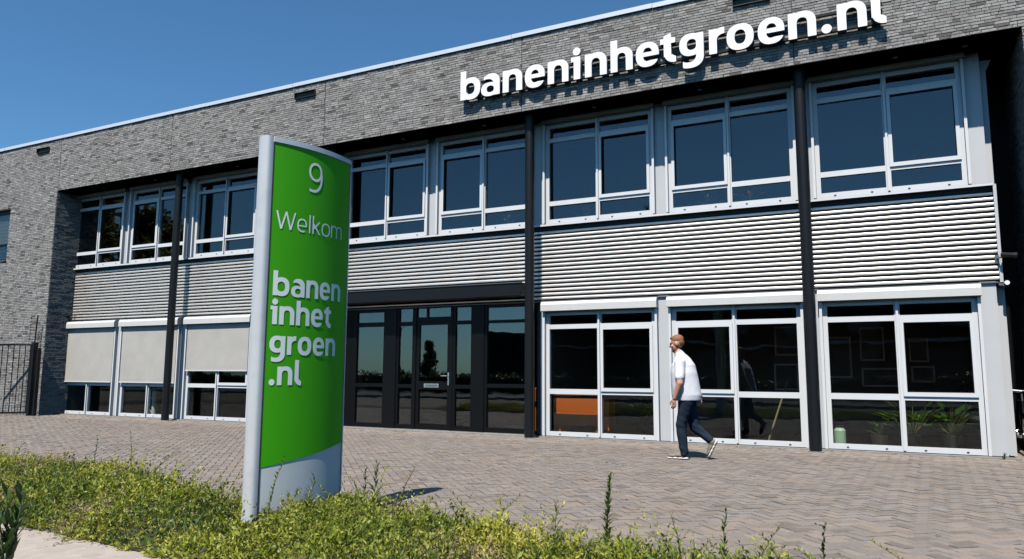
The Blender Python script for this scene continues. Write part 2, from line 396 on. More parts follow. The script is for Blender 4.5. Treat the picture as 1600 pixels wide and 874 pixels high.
# ---- windows
UW = 2.28
def window_meshes(zs, side, floor):
    # zs: bottom, pane1 lo/hi, main lo/hi, top lo/hi, head
    zb, p1a, p1b, ma, mb_, ta, tb, zt = zs; out = {}
    f = MB(); s = .075; mid = UW/2; mw = .042
    f.box(0, s, 0, .08, zb, zt); f.box(UW-s, UW, 0, .08, zb, zt); f.box(mid-mw, mid+mw, 0, .08, zb, zt)
    f.box(mid-.018, mid+.018, -.035, 0, zb+.02, zt)
    for (xa, xb) in ((s, mid-mw), (mid+mw, UW-s)):
        f.box(xa, xb, .002, .08, zb, p1a); f.box(xa, xb, .002, .08, p1b, ma); f.box(xa, xb, .002, .08, mb_, ta); f.box(xa, xb, .002, .08, tb, zt)
    for xx in (.28, .86, 1.42, 2.0): f.box(xx, xx+.035, -.006, .004, zb+.03, zb+.045, 1)
    out['frame'] = f.mesh('window', [FRAME, RUBBER])
    g = MB(); g.box(-.045, -.002, -.075, .05, zb, zt); out['guide'] = g.mesh('guide_rail', FRAME)
    halves = [(s, mid-mw), (mid+mw, UW-s)]
    xa, xb = halves[side]; q = .055
    h = MB(); a0, a1 = xa-.012, xb+.012; c0, c1 = ma-.035, mb_+.035
    h.box(a0, a0+q, -.022, .001, c0, c1); h.box(a1-q, a1, -.022, .001, c0, c1); h.box(a0+q, a1-q, -.022, .001, c0, c0+q+.012); h.box(a0+q, a1-q, -.022, .001, c1-q-.012, c1)
    # inner gasket step
    i0, i1, k0, k1 = a0+q, a1-q, c0+q+.012, c1-q-.012; w = .008
    h.box(i0, i0+w, -.01, .03, k0, k1, 1); h.box(i1-w, i1, -.01, .03, k0, k1, 1); h.box(i0+w, i1-w, -.01, .03, k0, k0+w, 1); h.box(i0+w, i1-w, -.01, .03, k1-w, k1, 1)
    out['sash'] = h.mesh('sash', [FRAME, RUBBER])
    panes = []
    for (xa, xb) in halves:
        for (za, zc) in ((p1a, p1b), (ma, mb_), (ta, tb)):
            p = MB(); p.box(xa, xb, .045, .053, za, zc); panes.append(p.mesh('pane', GLASS_U if floor else GLASS_G))
    out['panes'] = panes; return out
ZU = (4.33, 4.42, 4.705, 4.80, 6.055, 6.145, 6.36, 6.44)
ZG = (.03, .115, .855, .955, 2.155, 2.245, 2.43, 2.51)
WM = {(fl, sd): window_meshes(ZU if fl else ZG, sd, fl) for fl in (0, 1) for sd in (0, 1)}
def place_window(x, floor, side):
    M = WM[(floor, side)]
    w = link('window', M['frame'], bld, (x, DG, 0))
    link('sash', M['sash'], w)
    for p in M['panes']:
        o = link('pane', p, w); o.rotation_euler = (rng.normal(0, .0012), 0, rng.normal(0, .003))
    link('guide_rail', M['guide'], w); link('guide_rail', M['guide'], w, (UW+.047, 0, 0))
    return w
UNITS = []
for c in reversed(COLS): UNITS += [(c-5.05, 1, c), (c-2.46, 0, c)]
UNITS.append((4.06-5.05, 1, 4.06))
hb = MB()                                          # upper screen box
hb.box(-.06, UW+.06, -.115, .06, 6.455, 6.53); hb.box(-.04, UW+.04, -.075, .05, 6.44, 6.455, 1)
hbm = hb.mesh('screen_housing', [UHOUSING, SILL])
prof = [(-.150, 2.515), (-.135, 2.508), (.05, 2.508), (.05, 2.705), (-.10, 2.705), (-.135, 2.685), (-.152, 2.64)]
gb = MB(); nn = len(prof)
gb.poly([(-.06, y, z) for y, z in prof]+[(UW+.06, y, z) for y, z in prof], [tuple(range(nn)), tuple(range(nn, 2*nn))[::-1]]+[(i, nn+i, nn+(i+1) % nn, (i+1) % nn) for i in range(nn)])
gbm = gb.mesh('screen_housing', HOUSING, fix=True)
for (x, side, c) in UNITS:
    place_window(x, 1, side); link('screen_housing', hbm, bld, (x, DG, 0))
    if c == COLS[1]: continue                      # entrance bay has no office windows below
    place_window(x, 0, side); h = link('screen_housing', gbm, bld, (x, DG, 0))
    drop = {0: .985, 1: .985, 2: 1.315, 3: 1.315}.get([u[0] for u in UNITS].index(x))
    if drop:
        b = MB(); nx = 10
        b.box(.03, UW-.03, -.062, -.058, drop, 2.50); fb = b.obj('screen_fabric', FABRIC, h)
        b = MB(); b.box(.02, UW-.02, -.075, -.045, drop-.035, drop); b.obj('bottom_bar', HOUSING, h)
# vertical post panels between units
def post(x0, x1, z0, z1, y=DG+.012, name='post_panel'):
    b = MB(); b.box(x0, x1, y, y+.06, z0, z1); return b.obj(name, POST, bld)
for i, (x, side, c) in enumerate(UNITS):
    nx = UNITS[i+1][0] if i+1 < len(UNITS) else None
    if nx is not None:
        post(x+UW+.05, nx-.05, 4.33, ZS-.01)
        if c != COLS[1] and UNITS[i+1][2] != COLS[1]: post(x+UW+.05, nx-.05, .03, 2.74)
        elif c != COLS[1]: post(x+UW+.05, nx-.25, .03, 2.74)
        elif UNITS[i+1][2] != COLS[1]: post(x+UW+.22, nx-.05, .03, 2.74)
xe = UNITS[-1][0]+UW+.05
post(xe, 1.565, 4.33, ZS-.01); post(xe, 1.565, .03, 2.74); post(1.575, 1.665, 4.33, ZS-.12, DG+.16); post(1.575, 1.69, .03, 2.72, DG+.16)
b = MB(); b.poly([(1.575, DG+.15, ZS-.12), (1.665, DG+.15, ZS-.30), (1.75, DG+.15, ZS-.12), (1.575, DG+.19, ZS-.12), (1.665, DG+.19, ZS-.30), (1.75, DG+.19, ZS-.12)],
                 [(0, 1, 2), (5, 4, 3), (0, 3, 4, 1), (1, 4, 5, 2), (2, 5, 3, 0)]); b.obj('post_bracket', POST, bld, fix=True)
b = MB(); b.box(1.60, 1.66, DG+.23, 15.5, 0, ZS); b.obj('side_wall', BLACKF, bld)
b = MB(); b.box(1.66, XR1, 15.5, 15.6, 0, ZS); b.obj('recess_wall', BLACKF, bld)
# ---- ribbed metal band between the storeys: each rib its own piece
PITCH_C = .0855; CZ0 = 2.735; NR = 17
bays = [(XR0+.02, COLS[3]), (COLS[3], COLS[2]), (COLS[2], COLS[1]), (COLS[1], COLS[0]), (COLS[0], 1.62)]
for (xa, xb) in bays:
    b = MB(); b.box(xa+.003, xb-.003, DG+.06, DG+.10, CZ0-.03, 4.25); back = b.obj('cladding_panel', mat('rib_shade_backing', (.05, .05, .052), .7), bld)  # dark backing colour stands in for the shade between the ribs
    b = MB(); K = 10; P = []; dep = .040; Lx = xb-xa-.008
    P = [(.012, .030), (-dep*.6, .032), (-dep*.93, .036), (-dep, .045), (-dep*1.02, .057), (-dep, .068), (-dep*.9, .076), (-dep*.5, .082), (.012, .0845)]
    m_ = len(P)
    pts = [(0, y, z) for y, z in P]+[(Lx, y, z) for y, z in P]+[(0, .016, .030), (0, .016, .0845), (Lx, .016, .030), (Lx, .016, .0845)]
    fc = [(i, m_+i, m_+i+1, i+1) for i in range(m_-1)]
    fc += [tuple(range(m_))+(2*m_+1, 2*m_), tuple(range(2*m_-1, m_-1, -1))+(2*m_+2, 2*m_+3), (0, 2*m_, 2*m_+2, m_), (m_-1, 2*m_-1, 2*m_+3, 2*m_+1)]
    b.poly(pts, fc); me = b.mesh('rib', CLAD, fix=True); smooth_by_angle(me, 50)
    for k in range(NR): link('rib', me, back, (xa+.004, DG+.042, CZ0+k*PITCH_C))
b = MB(); b.box(XR0+.02, 1.62, DG-.075, DG+.08, 4.275, 4.312); b.obj('window_sill', FRAME, bld)
b = MB(); b.box(XR0+.02, 1.60, DG-.01, DG+.08, 4.19, 4.275); b.box(XR0+.02, 1.60, DG-.0, DG+.08, 4.312, 4.33); b.obj('sill_flashing', mat('flashing_dark', (.022, .023, .025), .6, spec=.2), bld)
b = MB(); b.box(1.62, 1.665, DG-.03, DG+.2, 2.72, 4.30); b.obj('cladding_end_trim', POST, bld)
b = MB(); b.box(XR0+.02, 1.70, DG-.02, DG+.06, 2.712, 2.732); b.obj('cladding_drip', SILL, bld)

# ---- entrance
EX0, EX1 = -11.40, -6.52
ent = MB()
def fr(mb, xs, zs, y0, y1):       # grid of mullions; xs, zs are solid bands
    z0, z1 = zs[0][0], zs[-1][1]
    for (a, c) in xs: mb.box(a, c, y0, y1, z0, z1)
    for i in range(len(xs)-1):
        for (d, e) in zs: mb.box(xs[i][1], xs[i+1][0], y0+.004, y1-.004, d, e)
YE = DG+.03
secs = [  # x range, z bands
    ((EX0, -11.06, -10.29, -10.24), [(.03, .13), (.94, 1.02), (2.31, 2.41), (2.64, 2.80)]),
    ((-9.93, -9.87, -9.50, -9.46), [(.03, .13), (.93, 1.01), (2.31, 2.40), (2.69, 2.80)]),
    ((-8.44, -8.38, -7.99, -7.94), [(.03, .14), (.93, 1.01), (2.31, 2.39), (2.68, 2.80)]),
    ((-7.66, -7.60, -6.70, EX1), [(.03, .135), (.96, 1.04), (2.315, 2.38), (2.645, 2.80)])]
screen = None; panes = []
for (x0, xa, xb, x1), zs in secs:
    fr(ent, [(x0, xa), (xb, x1)], zs, YE, YE+.09)
    for i in range(len(zs)-1): panes.append((xa, xb, zs[i][1], zs[i+1][0]))
ent.box(-10.24, -9.93, YE-.02, YE+.09, .03, 2.80); ent.box(-7.94, -7.66, YE-.02, YE+.09, .03, 2.80)   # solid pillars
ent.box(-9.46, -9.40, YE-.01, YE+.09, .03, 2.80); ent.box(-8.50, -8.44, YE-.01, YE+.09, .03, 2.80); ent.box(-9.40, -8.50, YE, YE+.09, 2.40, 2.49); ent.box(-9.40, -8.50, YE, YE+.09, 2.69, 2.80)
ent.box(-9.14, -9.10, YE+.01, YE+.08, 2.49, 2.69)
screen = ent.obj('entrance_screen', BLACKF, bld)
panes += [(-9.40, -9.14, 2.49, 2.69), (-9.10, -8.50, 2.49, 2.69)]
for (a, c, d, e) in panes:
    b = MB(); b.box(a, c, YE+.04, YE+.048, d, e); b.obj('pane', GLASS_E, screen)
d = MB(); d.box(-9.395, -9.315, YE+.01, YE+.07, .04, 2.395); d.box(-8.585, -8.505, YE+.01, YE+.07, .04, 2.395)
d.box(-9.315, -8.585, YE+.012, YE+.068, .04, .16); d.box(-9.315, -8.585, YE+.012, YE+.068, .90, 1.08); d.box(-9.315, -8.585, YE+.012, YE+.068, 2.315, 2.395)
door = d.obj('door', BLACKF, bld)
for (za, zc) in ((.16, .90), (1.08, 2.315)):
    b = MB(); b.box(-9.315, -8.585, YE+.04, YE+.048, za, zc); b.obj('pane', GLASS_E, door)
STEEL = mat('brushed_steel', (.75, .76, .77), .25, .9)
b = MB(); b.box(-8.562, -8.53, YE-.002, YE+.01, 1.0, 1.27); b.tube([(-8.545, YE+.0, 1.20), (-8.545, YE-.055, 1.20), (-8.70, YE-.06, 1.20)], .011, 8); b.obj('handle', STEEL, door, fix=True)
b = MB(); b.box(-9.17, -8.79, YE-.004, YE+.012, .945, 1.03); lp = b.obj('letter_plate', STEEL, door)
b = MB(); b.box(-9.13, -8.83, YE-.009, YE-.004, .965, 1.01); b.obj('flap', SILL, lp)
b = MB(); b.box(EX0, EX1, YE-.03, YE+.15, -.02, .032); b.obj('threshold', CONCG, bld)
# canopy
b = MB(); b.box(-11.44, -6.60, 13.42, DG+.08, 2.83, 3.085); b.obj('entrance_canopy', BLACK, bld)
b = MB(); b.box(-11.44, -6.58, 13.40, DG+.05, 3.087, 3.10); b.obj('canopy_cap', SILL, bld)
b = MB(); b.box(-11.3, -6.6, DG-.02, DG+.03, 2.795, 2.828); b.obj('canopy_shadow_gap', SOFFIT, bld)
# orange fire-point post seen inside the entrance
# ---- interior shells (ground floor and upper floor)
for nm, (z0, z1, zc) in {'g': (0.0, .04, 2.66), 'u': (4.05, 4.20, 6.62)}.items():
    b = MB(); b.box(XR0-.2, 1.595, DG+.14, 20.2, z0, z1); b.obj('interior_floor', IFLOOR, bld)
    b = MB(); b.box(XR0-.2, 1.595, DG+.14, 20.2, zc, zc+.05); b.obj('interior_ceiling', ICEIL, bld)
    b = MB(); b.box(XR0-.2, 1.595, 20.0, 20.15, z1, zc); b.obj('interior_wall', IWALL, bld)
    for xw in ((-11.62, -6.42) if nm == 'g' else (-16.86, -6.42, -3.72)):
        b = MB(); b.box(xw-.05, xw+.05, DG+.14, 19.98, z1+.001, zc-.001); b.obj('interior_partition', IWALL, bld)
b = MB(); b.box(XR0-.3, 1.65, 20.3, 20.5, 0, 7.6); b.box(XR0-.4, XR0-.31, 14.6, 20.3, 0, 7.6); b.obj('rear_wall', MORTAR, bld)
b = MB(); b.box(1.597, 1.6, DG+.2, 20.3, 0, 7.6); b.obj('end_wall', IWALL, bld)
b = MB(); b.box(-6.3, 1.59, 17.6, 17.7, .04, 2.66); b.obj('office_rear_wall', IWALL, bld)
# wall lamps on the recess ends
def wall_lamp(x, y, z, sx, label):
    e = empty('security_camera', (x, y, z), label, 'camera', 'cameras at the ends of the metal band')
    b = MB(); b.box(-.03, .03, .0, .02, -.05, .05); b.obj('mount', SILL, e)
    b = MB(); b.tube([(0, 0, 0), (sx*.05, -.10, 0), (sx*.10, -.12, .03)], .013, 8); b.obj('arm', SILL, e)
    b = MB(); b.tube([(sx*.05, -.10, .04), (sx*.22, -.17, .01)], .04, 12); b.tube([(sx*.20, -.165, .012), (sx*.25, -.18, .005)], .047, 12); b.obj('body', BLACK, e)
wall_lamp(1.60, DG-.035, 3.10, 1, 'small dark camera on the right end of the ribbed metal band')
wall_lamp(-21.55, DG-.0, 2.86, -1, 'small dark camera in the left corner above the closed screen')
e = empty('floodlight', (1.70, DG-.02, 2.70), 'small white light fixed at the right end of the metal band', 'light')
b = MB(); b.tube([(0, .10, 0), (0, -.10, 0)], .035, 14); b.obj('housing', WHITE, e)
b = MB(); b.box(-.10, .0, .0, .03, -.03, .03); b.obj('bracket', SILL, e)

# ================================================================== LETTERS (own glyph drawings)
def gr(w): 
    xs = np.arange(-.16, w+.18, .0185); ys = np.arange(-.48, 1.52, .0185); return xs, ys, *np.meshgrid(xs, ys)
def rc(X, Y, x0, y0, x1, y1): return np.maximum(np.maximum(x0-X, X-x1), np.maximum(y0-Y, Y-y1))
def su(X, Y, x0, x1, y0, y1, p=2.35):
    cx, cy_, rx, ry = (x0+x1)/2, (y0+y1)/2, (x1-x0)/2, (y1-y0)/2
    return ((np.abs((X-cx)/rx)**p+np.abs((Y-cy_)/ry)**p)**(1/p)-1)*min(rx, ry)
def seg(X, Y, a, b, w):
    ax, ay = a; bx, by = b; dx, dy = bx-ax, by-ay; l = math.hypot(dx, dy)
    t = ((X-ax)*dx+(Y-ay)*dy)/l; n = np.abs((X-ax)*dy-(Y-ay)*dx)/l
    return np.maximum(n-w/2, np.maximum(-t-.3, t-l-.3))
mn, mx_ = np.minimum, np.maximum
def glyph(ch, s):
    t = s*.80; asc = 1.37
    Wd = dict(b=1.04, a=.95, n=.96, e=.95, i=.43, h=.95, t=.63, g=.96, r=.59, o=1.0, l=.47, m=1.62, k=.92, W=1.75, **{'.': .345, '9': 1.0})
    w = Wd[ch]
    if s < .2: w = {'l': .30, 'e': .93, 'o': 1.02, 'm': 1.5, 'k': .86, 'W': 1.72, '9': .98}.get(ch, w)
    xs, ys, X, Y = gr(w)
    def arch(x0, w, s=s, yc=.56):
        o = su(X, Y, x0+s*.25, x0+w, 2*yc-1.02, 1.02); i = su(X, Y, x0+s, x0+w-s, 2*yc-1.02+t, 1.02-t)
        a = mx_(mx_(mx_(o, -i), yc-Y), x0+s*.5-X); return mn(a, rc(X, Y, x0+w-s, 0, x0+w, yc+.01))
    if ch in 'nh': f = mn(rc(X, Y, 0, 0, s, asc if ch == 'h' else 1.0), arch(0, w))
    elif ch == 'm': h = (w+s)/2; f = mn(mn(rc(X, Y, 0, 0, s, 1.0), arch(0, h)), arch(h-s, h))
    elif ch == 'r':
        o = su(X, Y, s*.25, 1.1, .05, 1.03); i = su(X, Y, s, .95, .05+t, 1.03-t*1.1)
        f = mn(rc(X, Y, 0, 0, s, 1.0), mx_(mx_(mx_(mx_(o, -i), .5-Y), s*.5-X), X-w))
    elif ch == 'b':
        r_ = mx_(su(X, Y, s*.15, w, -.02, 1.02), -su(X, Y, s*.95, w-s, t, 1-t)); f = mn(rc(X, Y, 0, 0, s, asc), mx_(r_, s*.5-X))
    elif ch == 'g':
        r_ = mx_(su(X, Y, 0, w-s*.15, .10, 1.02), -su(X, Y, s, w-s*.95, .10+t, 1.02-t)); r_ = mx_(r_, X-(w-s*.5))
        hk = mx_(su(X, Y, -.12, w, -.40, .55), -su(X, Y, .05, w-s, -.40+t, .45)); hk = mx_(mx_(hk, Y-.12), .13-X)
        f = mn(mn(r_, rc(X, Y, w-s, .1, w, 1.0)), hk)
    elif ch == 'o': f = mx_(su(X, Y, 0, w, -.02, 1.02), -su(X, Y, s, w-s, t-.02, 1.02-t))
    elif ch == 'e':
        f = mx_(su(X, Y, 0, w, -.02, 1.02), -su(X, Y, s, w-s*.92, t-.02, 1.02-t))
        f = mx_(f, -rc(X, Y, w*.55, t-.02+.02, w+.2, .42)); f = mn(f, mx_(rc(X, Y, s*.5, .42, w, .42+t*.75), su(X, Y, 0, w, -.02, 1.02)))
    elif ch == 'a':
        st = rc(X, Y, w-s, 0, w, .6)
        o = mx_(su(X, Y, .06, w, .10, 1.02), -su(X, Y, .06-.1, w-s, .10, 1.02-t)); o = mx_(mx_(o, .55-Y), -rc(X, Y, -.2, -.5, .13, 1.5)); o = mx_(o, -rc(X, Y, -.2, -.5, w*.42, 1.02-t-.06))
        bw = mx_(su(X, Y, 0, w-s*.3, -.02, .62), -su(X, Y, s*.95, w-s, t*.72-.02, .62-t*.68)); bw = mx_(bw, X-(w-s*.5))
        f = mn(mn(st, o), bw)
    elif ch == 'i':
        f = mn(mn(rc(X, Y, w-s, 0, w, 1.0), rc(X, Y, 0.02, 1-t*.9, w-s*.5, 1.0)), np.hypot(X-(w-s/2-.01), Y-1.235)-.172)
    elif ch == 'l':
        if s < .2: f = rc(X, Y, .08, 0, .08+s, 1.42)
        else: f = mn(rc(X, Y, 0, .25, s, asc), mx_(mx_(mx_(su(X, Y, 0, .9, -.02, 1.0), -su(X, Y, s, .75, t-.02, 1.0)), Y-.3), X-w))
    elif ch == 't':
        f = mn(rc(X, Y, .14, .25, .14+s, 1.22), mx_(mx_(mx_(su(X, Y, .14, 1.05, -.02, 1.0), -su(X, Y, .14+s, .9, t-.02, 1.0)), Y-.3), X-w))
        f = mx_(f, (Y-1.22)-.35*(X-.14-s)); f = mn(f, rc(X, Y, 0, 1-t*.9, w-.02, 1.0))
    elif ch == '.': f = np.hypot(X-.172, Y-.16)-.172
    elif ch == 'k':
        f = mn(rc(X, Y, 0, 0, s, 1.42), mx_(mn(seg(X, Y, (s*.6, .38), (w-.16, .95), s*.95), seg(X, Y, (.27, .58), (w-.10, .03), s*.98)), mx_(-Y, Y-1.0)))
        f = mn(rc(X, Y, 0, 0, s, 1.42), mx_(f, -X+s*.4))
    elif ch == 'W':
        H_ = 1.36; q = w/4
        f = mn(mn(seg(X, Y, (.07, H_), (q+.02, 0), s), seg(X, Y, (q+.02, 0), (2*q, H_), s)), mn(seg(X, Y, (2*q, H_), (3*q-.02, 0), s), seg(X, Y, (3*q-.02, 0), (w-.07, H_), s)))
        f = mx_(f, mx_(-Y, Y-H_))
    elif ch == '9':
        rg = mx_(su(X, Y, .03, w-.06, .50, 1.38, 2.1), -su(X, Y, .03+s, w-.06-s, .50+s*.9, 1.38-s*.9, 2.1))
        o = mx_(su(X, Y, -.30, w-.02, -.02, 1.38, 2.2), -su(X, Y, -.30+s, w-.02-s, -.02+s*.9, 1.38-s*.9, 2.2)); o = mx_(mx_(o, Y-.92), .10-X)
        f = mn(rg, mx_(o, -rc(X, Y, -.5, .45, w*.5, 1.5)))
    return xs, ys, f, w
def contours(xs, ys, f):
    f = np.where(np.abs(f) < 1e-7, 1e-7, f); S = f < 0
    cell = S[:-1, :-1]*1+S[:-1, 1:]*2+S[1:, 1:]*4+S[1:, :-1]*8
    nxt = {}
    def pt(e):
        k, j, i = e
        if k == 0: a, b = f[j, i], f[j, i+1]; return (xs[i]+(xs[i+1]-xs[i])*a/(a-b), ys[j])
        a, b = f[j, i], f[j+1, i]; return (xs[i], ys[j]+(ys[j+1]-ys[j])*a/(a-b))
    TB = {1: [(3, 0)], 2: [(0, 1)], 3: [(3, 1)], 4: [(1, 2)], 5: [(3, 0), (1, 2)], 6: [(0, 2)], 7: [(3, 2)], 8: [(2, 3)], 9: [(2, 0)], 10: [(0, 1), (2, 3)], 11: [(2, 1)], 12: [(1, 3)], 13: [(1, 0)], 14: [(0, 3)]}
    for j, i in np.argwhere((cell > 0) & (cell < 15)):
        E = {0: (0, j, i), 1: (1, j, i+1), 2: (0, j+1, i), 3: (1, j, i)}
        for a, b in TB[int(cell[j, i])]: nxt[E[a]] = E[b]
    loops = []
    while nxt:
        st = next(iter(nxt)); lp = []; c = st
        while c in nxt: n_ = nxt.pop(c); lp.append(pt(c)); c = n_
        out = []
        for k in range(len(lp)):      # drop collinear points
            p0, p1, p2 = lp[k-1], lp[k], lp[(k+1) % len(lp)]
            if abs((p1[0]-p0[0])*(p2[1]-p1[1])-(p1[1]-p0[1])*(p2[0]-p1[0])) > 6e-7: out.append(p1)
        if len(out) > 2: loops.append(out)
    return loops
def glyph_mesh(ch, s, sx, sy, depth, mats, bev=0):
    xs, ys, f, w = glyph(ch, s); cu = bpy.data.curves.new('g', 'CURVE'); cu.dimensions = '2D'; cu.fill_mode = 'BOTH' if depth else 'FRONT'; cu.extrude = depth/2
    for lp in contours(xs, ys, f):
        sp = cu.splines.new('POLY'); sp.points.add(len(lp)-1); sp.use_cyclic_u = True
        for k, (x, y) in enumerate(lp): sp.points[k].co = (x*sx, y*sy, 0, 1)
    ob = bpy.data.objects.new('g', cu); C.objects.link(ob); me = baked(ob); bpy.data.objects.remove(ob); bpy.data.curves.remove(cu)
    me.materials.clear()
    for m in mats: me.materials.append(m)
    return me, w
# ---- facade sign
sign = empty('facade_sign', (-3.8, YF-.03, 6.95), 'white raised lettering reading baneninhetgroen.nl on the grey brick fascia', 'sign')
LX = [('b', -7.784, -7.307), ('a', -7.284, -6.849), ('n', -6.78, -6.335), ('e', -6.275, -5.836), ('n', -5.771, -5.331), ('i', -5.278, -5.079), ('n', -4.981, -4.556),
      ('h', -4.457, -4.021), ('e', -3.958, -3.528), ('t', -3.489, -3.2), ('g', -3.135, -2.696), ('r', -2.598, -2.324), ('o', -2.288, -1.825), ('e', -1.755, -1.339), ('n', -1.255, -.824), ('.', -.73, -.571), ('n', -.482, -.051), ('l', .033, .248)]
cache = {}
for ch, xa, xb in LX:
    if ch not in cache:
        w = glyph(ch, .295)[3]; me, _ = glyph_mesh(ch, .295, (xb-xa)/w, .46, .055, [WHITE, SIDE])
        for p in me.polygons: p.material_index = 0 if abs(p.normal.z) > .5 else 1
        cache[ch] = me
    o = link('letter', cache[ch], sign, (xa-sign.location.x, -.098, 0)); o.rotation_euler = (R(90), 0, 0)
for z in (.025, .335):
    b = MB(); b.box(-3.95, 4.0, -.070, -.004, z, z+.045); b.obj('mounting_rail', BLACK, sign)

# ================================================================== PYLON SIGN
PA = Vector((-4.53, 4.39)); PU = Vector((.12, .97)).normalized(); PN = Vector((PU.y, -PU.x)); PL = .925; PH = 3.20
def pn(u): t = min(1, max(0, (u-.03)/(.977-.06))); return .065+.082*4*t*(1-t)
def P2(u, n): return PA+PU*u+PN*n
pyl = empty('entrance_pylon', (PA.x+PU.x*.46, PA.y+PU.y*.46, 0), 'tall curved green and grey pylon sign with pale lettering in the planting strip', 'sign')
inv = Vector((pyl.location.x, pyl.location.y))
def loc2(u, n): q = P2(u, n)-inv; return (q.x, q.y)
us = [.05+(PL-.05-.02)*k/24 for k in range(25)]
core = [loc2(u, pn(u)-.006) for u in us]+[loc2(u, -pn(u)+.006) for u in reversed(us)]
b = MB(); b.prism(core, -.05, PH-.045); o = b.obj('core', PYGREY, pyl, fix=True); smooth_by_angle(o.data, 40)
def nose(u0, sgn, hw, ln):
    out = []
    for k in range(13):
        a = -math.pi/2+math.pi*k/12; out.append(loc2(u0-sgn*ln*math.cos(a)**.7, hw*math.sin(a)))
    return out
b = MB(); b.prism(nose(.035, 1, .068, .05)+[loc2(.052, .068), loc2(.052, -.068)], -.05, PH); o = b.obj('edge_profile', ALU, pyl, fix=True); smooth_by_angle(o.data, 40)
b = MB(); ue = PL-.018; b.prism([loc2(ue, -pn(ue)-.004), loc2(ue, pn(ue)+.004), loc2(PL+.012, pn(PL)-.012), loc2(PL+.012, -pn(PL)+.012)], -.05, PH); b.obj('edge_profile', ALU, pyl, fix=True)
cap = [loc2(u, pn(u)+.006) for u in us]+[loc2(u, -pn(u)-.006) for u in reversed(us)]
b = MB(); b.prism(cap, PH-.045, PH-.002); b.obj('top_cap', ALU, pyl, fix=True)
def zb(u): return .508+.13*u+.035*u*u
b = MB(); u2 = [.058+(PL-.028-.058)*k/30 for k in range(31)]; pts = []
for u in u2:
    for (n_, z) in ((pn(u)-.002, zb(u)), (pn(u)-.002, PH-.05), (pn(u)-.008, zb(u)), (pn(u)-.008, PH-.05)): pts.append((*loc2(u, n_), z))
fc = []
for k in range(30):
    a, c = 4*k, 4*k+4; fc += [(a, c, c+1, a+1), (a+2, a+3, c+3, c+2), (a, a+2, c+2, c), (a+1, c+1, c+3, a+3)]
fc += [(0, 1, 3, 2), (120, 122, 123, 121)]
b.poly(pts, fc); o = b.obj('green_panel', GREEN, pyl, fix=True); smooth_by_angle(o.data, 40)
for u in (.0545,):
    b = MB(); b.prism([loc2(.052, pn(.052)-.02), loc2(.052, pn(.052)+.001), loc2(.0575, pn(.0575)+.001), loc2(.0575, pn(.0575)-.02)], .0, PH-.05); b.obj('seam', RUBBER, pyl, fix=True)
def pylon_text(txt, s, u0, u1, z0, xh, gap):
    ws = [glyph(c, s)[3] for c in txt]; tot = sum(ws)+gap*(len(txt)-1); k = (u1-u0)/tot; u = u0
    for c, w in zip(txt, ws):
        me, _ = glyph_mesh(c, s, k, xh, 0, [PRINT]); bm = bmesh.new(); bm.from_mesh(me)
        nc = max(2, int(w*k/.03))
        for q in range(1, nc):
            bmesh.ops.bisect_plane(bm, geom=bm.verts[:]+bm.edges[:]+bm.faces[:], plane_co=(w*k*q/nc, 0, 0), plane_no=(1, 0, 0))
        for v in bm.verts:
            uu = u+v.co.x; q = loc2(uu, pn(uu)+.0012); v.co = (q[0], q[1], z0+v.co.y)
        bm.normal_update()
        for f_ in bm.faces:
            if f_.normal.x*PN.x+f_.normal.y*PN.y < 0: f_.normal_flip()
        bm.to_mesh(me); bm.free(); me.shade_flat()
        link('lettering', me, pyl); u += (w+gap)*k
pylon_text('9', .13, .365, .52, 2.795, .187, 0)
pylon_text('Welkom', .135, .092, .79, 2.432, .110, .14)
pylon_text('banen', .285, .092, .80, 1.88, .149, .12)
pylon_text('inhet', .285, .078, .68, 1.645, .149, .12)
pylon_text('groen', .285, .085, .752, 1.402, .149, .12)
pylon_text('.nl', .285, .092, .372, 1.156, .149, .14)

# ================================================================== PLANTING STRIP
def leaf_mesh(name, pos, dirn, nrm, ln, wd, tint, mats):
    """many four-point leaves as one mesh (numpy)"""
    n = len(pos); side = np.cross(dirn, nrm); side /= np.linalg.norm(side, axis=1)[:, None]+1e-9
    p0 = pos; p1 = pos+dirn*(ln*.45)[:, None]+side*(wd*.5)[:, None]+nrm*(ln*.06)[:, None]; p3 = pos+dirn*(ln*.45)[:, None]-side*(wd*.5)[:, None]+nrm*(ln*.06)[:, None]; p2 = pos+dirn*ln[:, None]
    v = np.stack([p0, p1, p2, p3], 1).reshape(-1, 3).astype(np.float32)
    me = bpy.data.meshes.new(name); me.vertices.add(4*n); me.vertices.foreach_set('co', v.ravel())
    me.loops.add(4*n); me.loops.foreach_set('vertex_index', np.arange(4*n, dtype=np.int32)); me.polygons.add(n)
    me.polygons.foreach_set('loop_start', np.arange(0, 4*n, 4, dtype=np.int32)); me.polygons.foreach_set('loop_total', np.full(n, 4, dtype=np.int32))
    me.update(calc_edges=True)
    a = me.color_attributes.new('tint', 'FLOAT_COLOR', 'CORNER'); c = np.concatenate([np.repeat(tint, 4, axis=0), np.ones((4*n, 1))], 1).astype(np.float32); a.data.foreach_set('color', c.ravel())
    for m in (mats if isinstance(mats, list) else [mats]): me.materials.append(m)
    me.validate(); return me
def unit(a): return a/(np.linalg.norm(a, axis=-1, keepdims=True)+1e-9)
def vnoise(x, y, f, seed):
    r_ = np.random.default_rng(seed); g_ = r_.random((64, 64)); X = (x*f) % 63; Y = (y*f) % 63; i = X.astype(int); j = Y.astype(int); u = X-i; v = Y-j
    u = u*u*(3-2*u); v = v*v*(3-2*v)
    return (g_[i, j]*(1-u)+g_[i+1, j]*u)*(1-v)+(g_[i, j+1]*(1-u)+g_[i+1, j+1]*u)*v
def yfront(x): return np.interp(x, [e[0] for e in edge], [e[1] for e in edge])
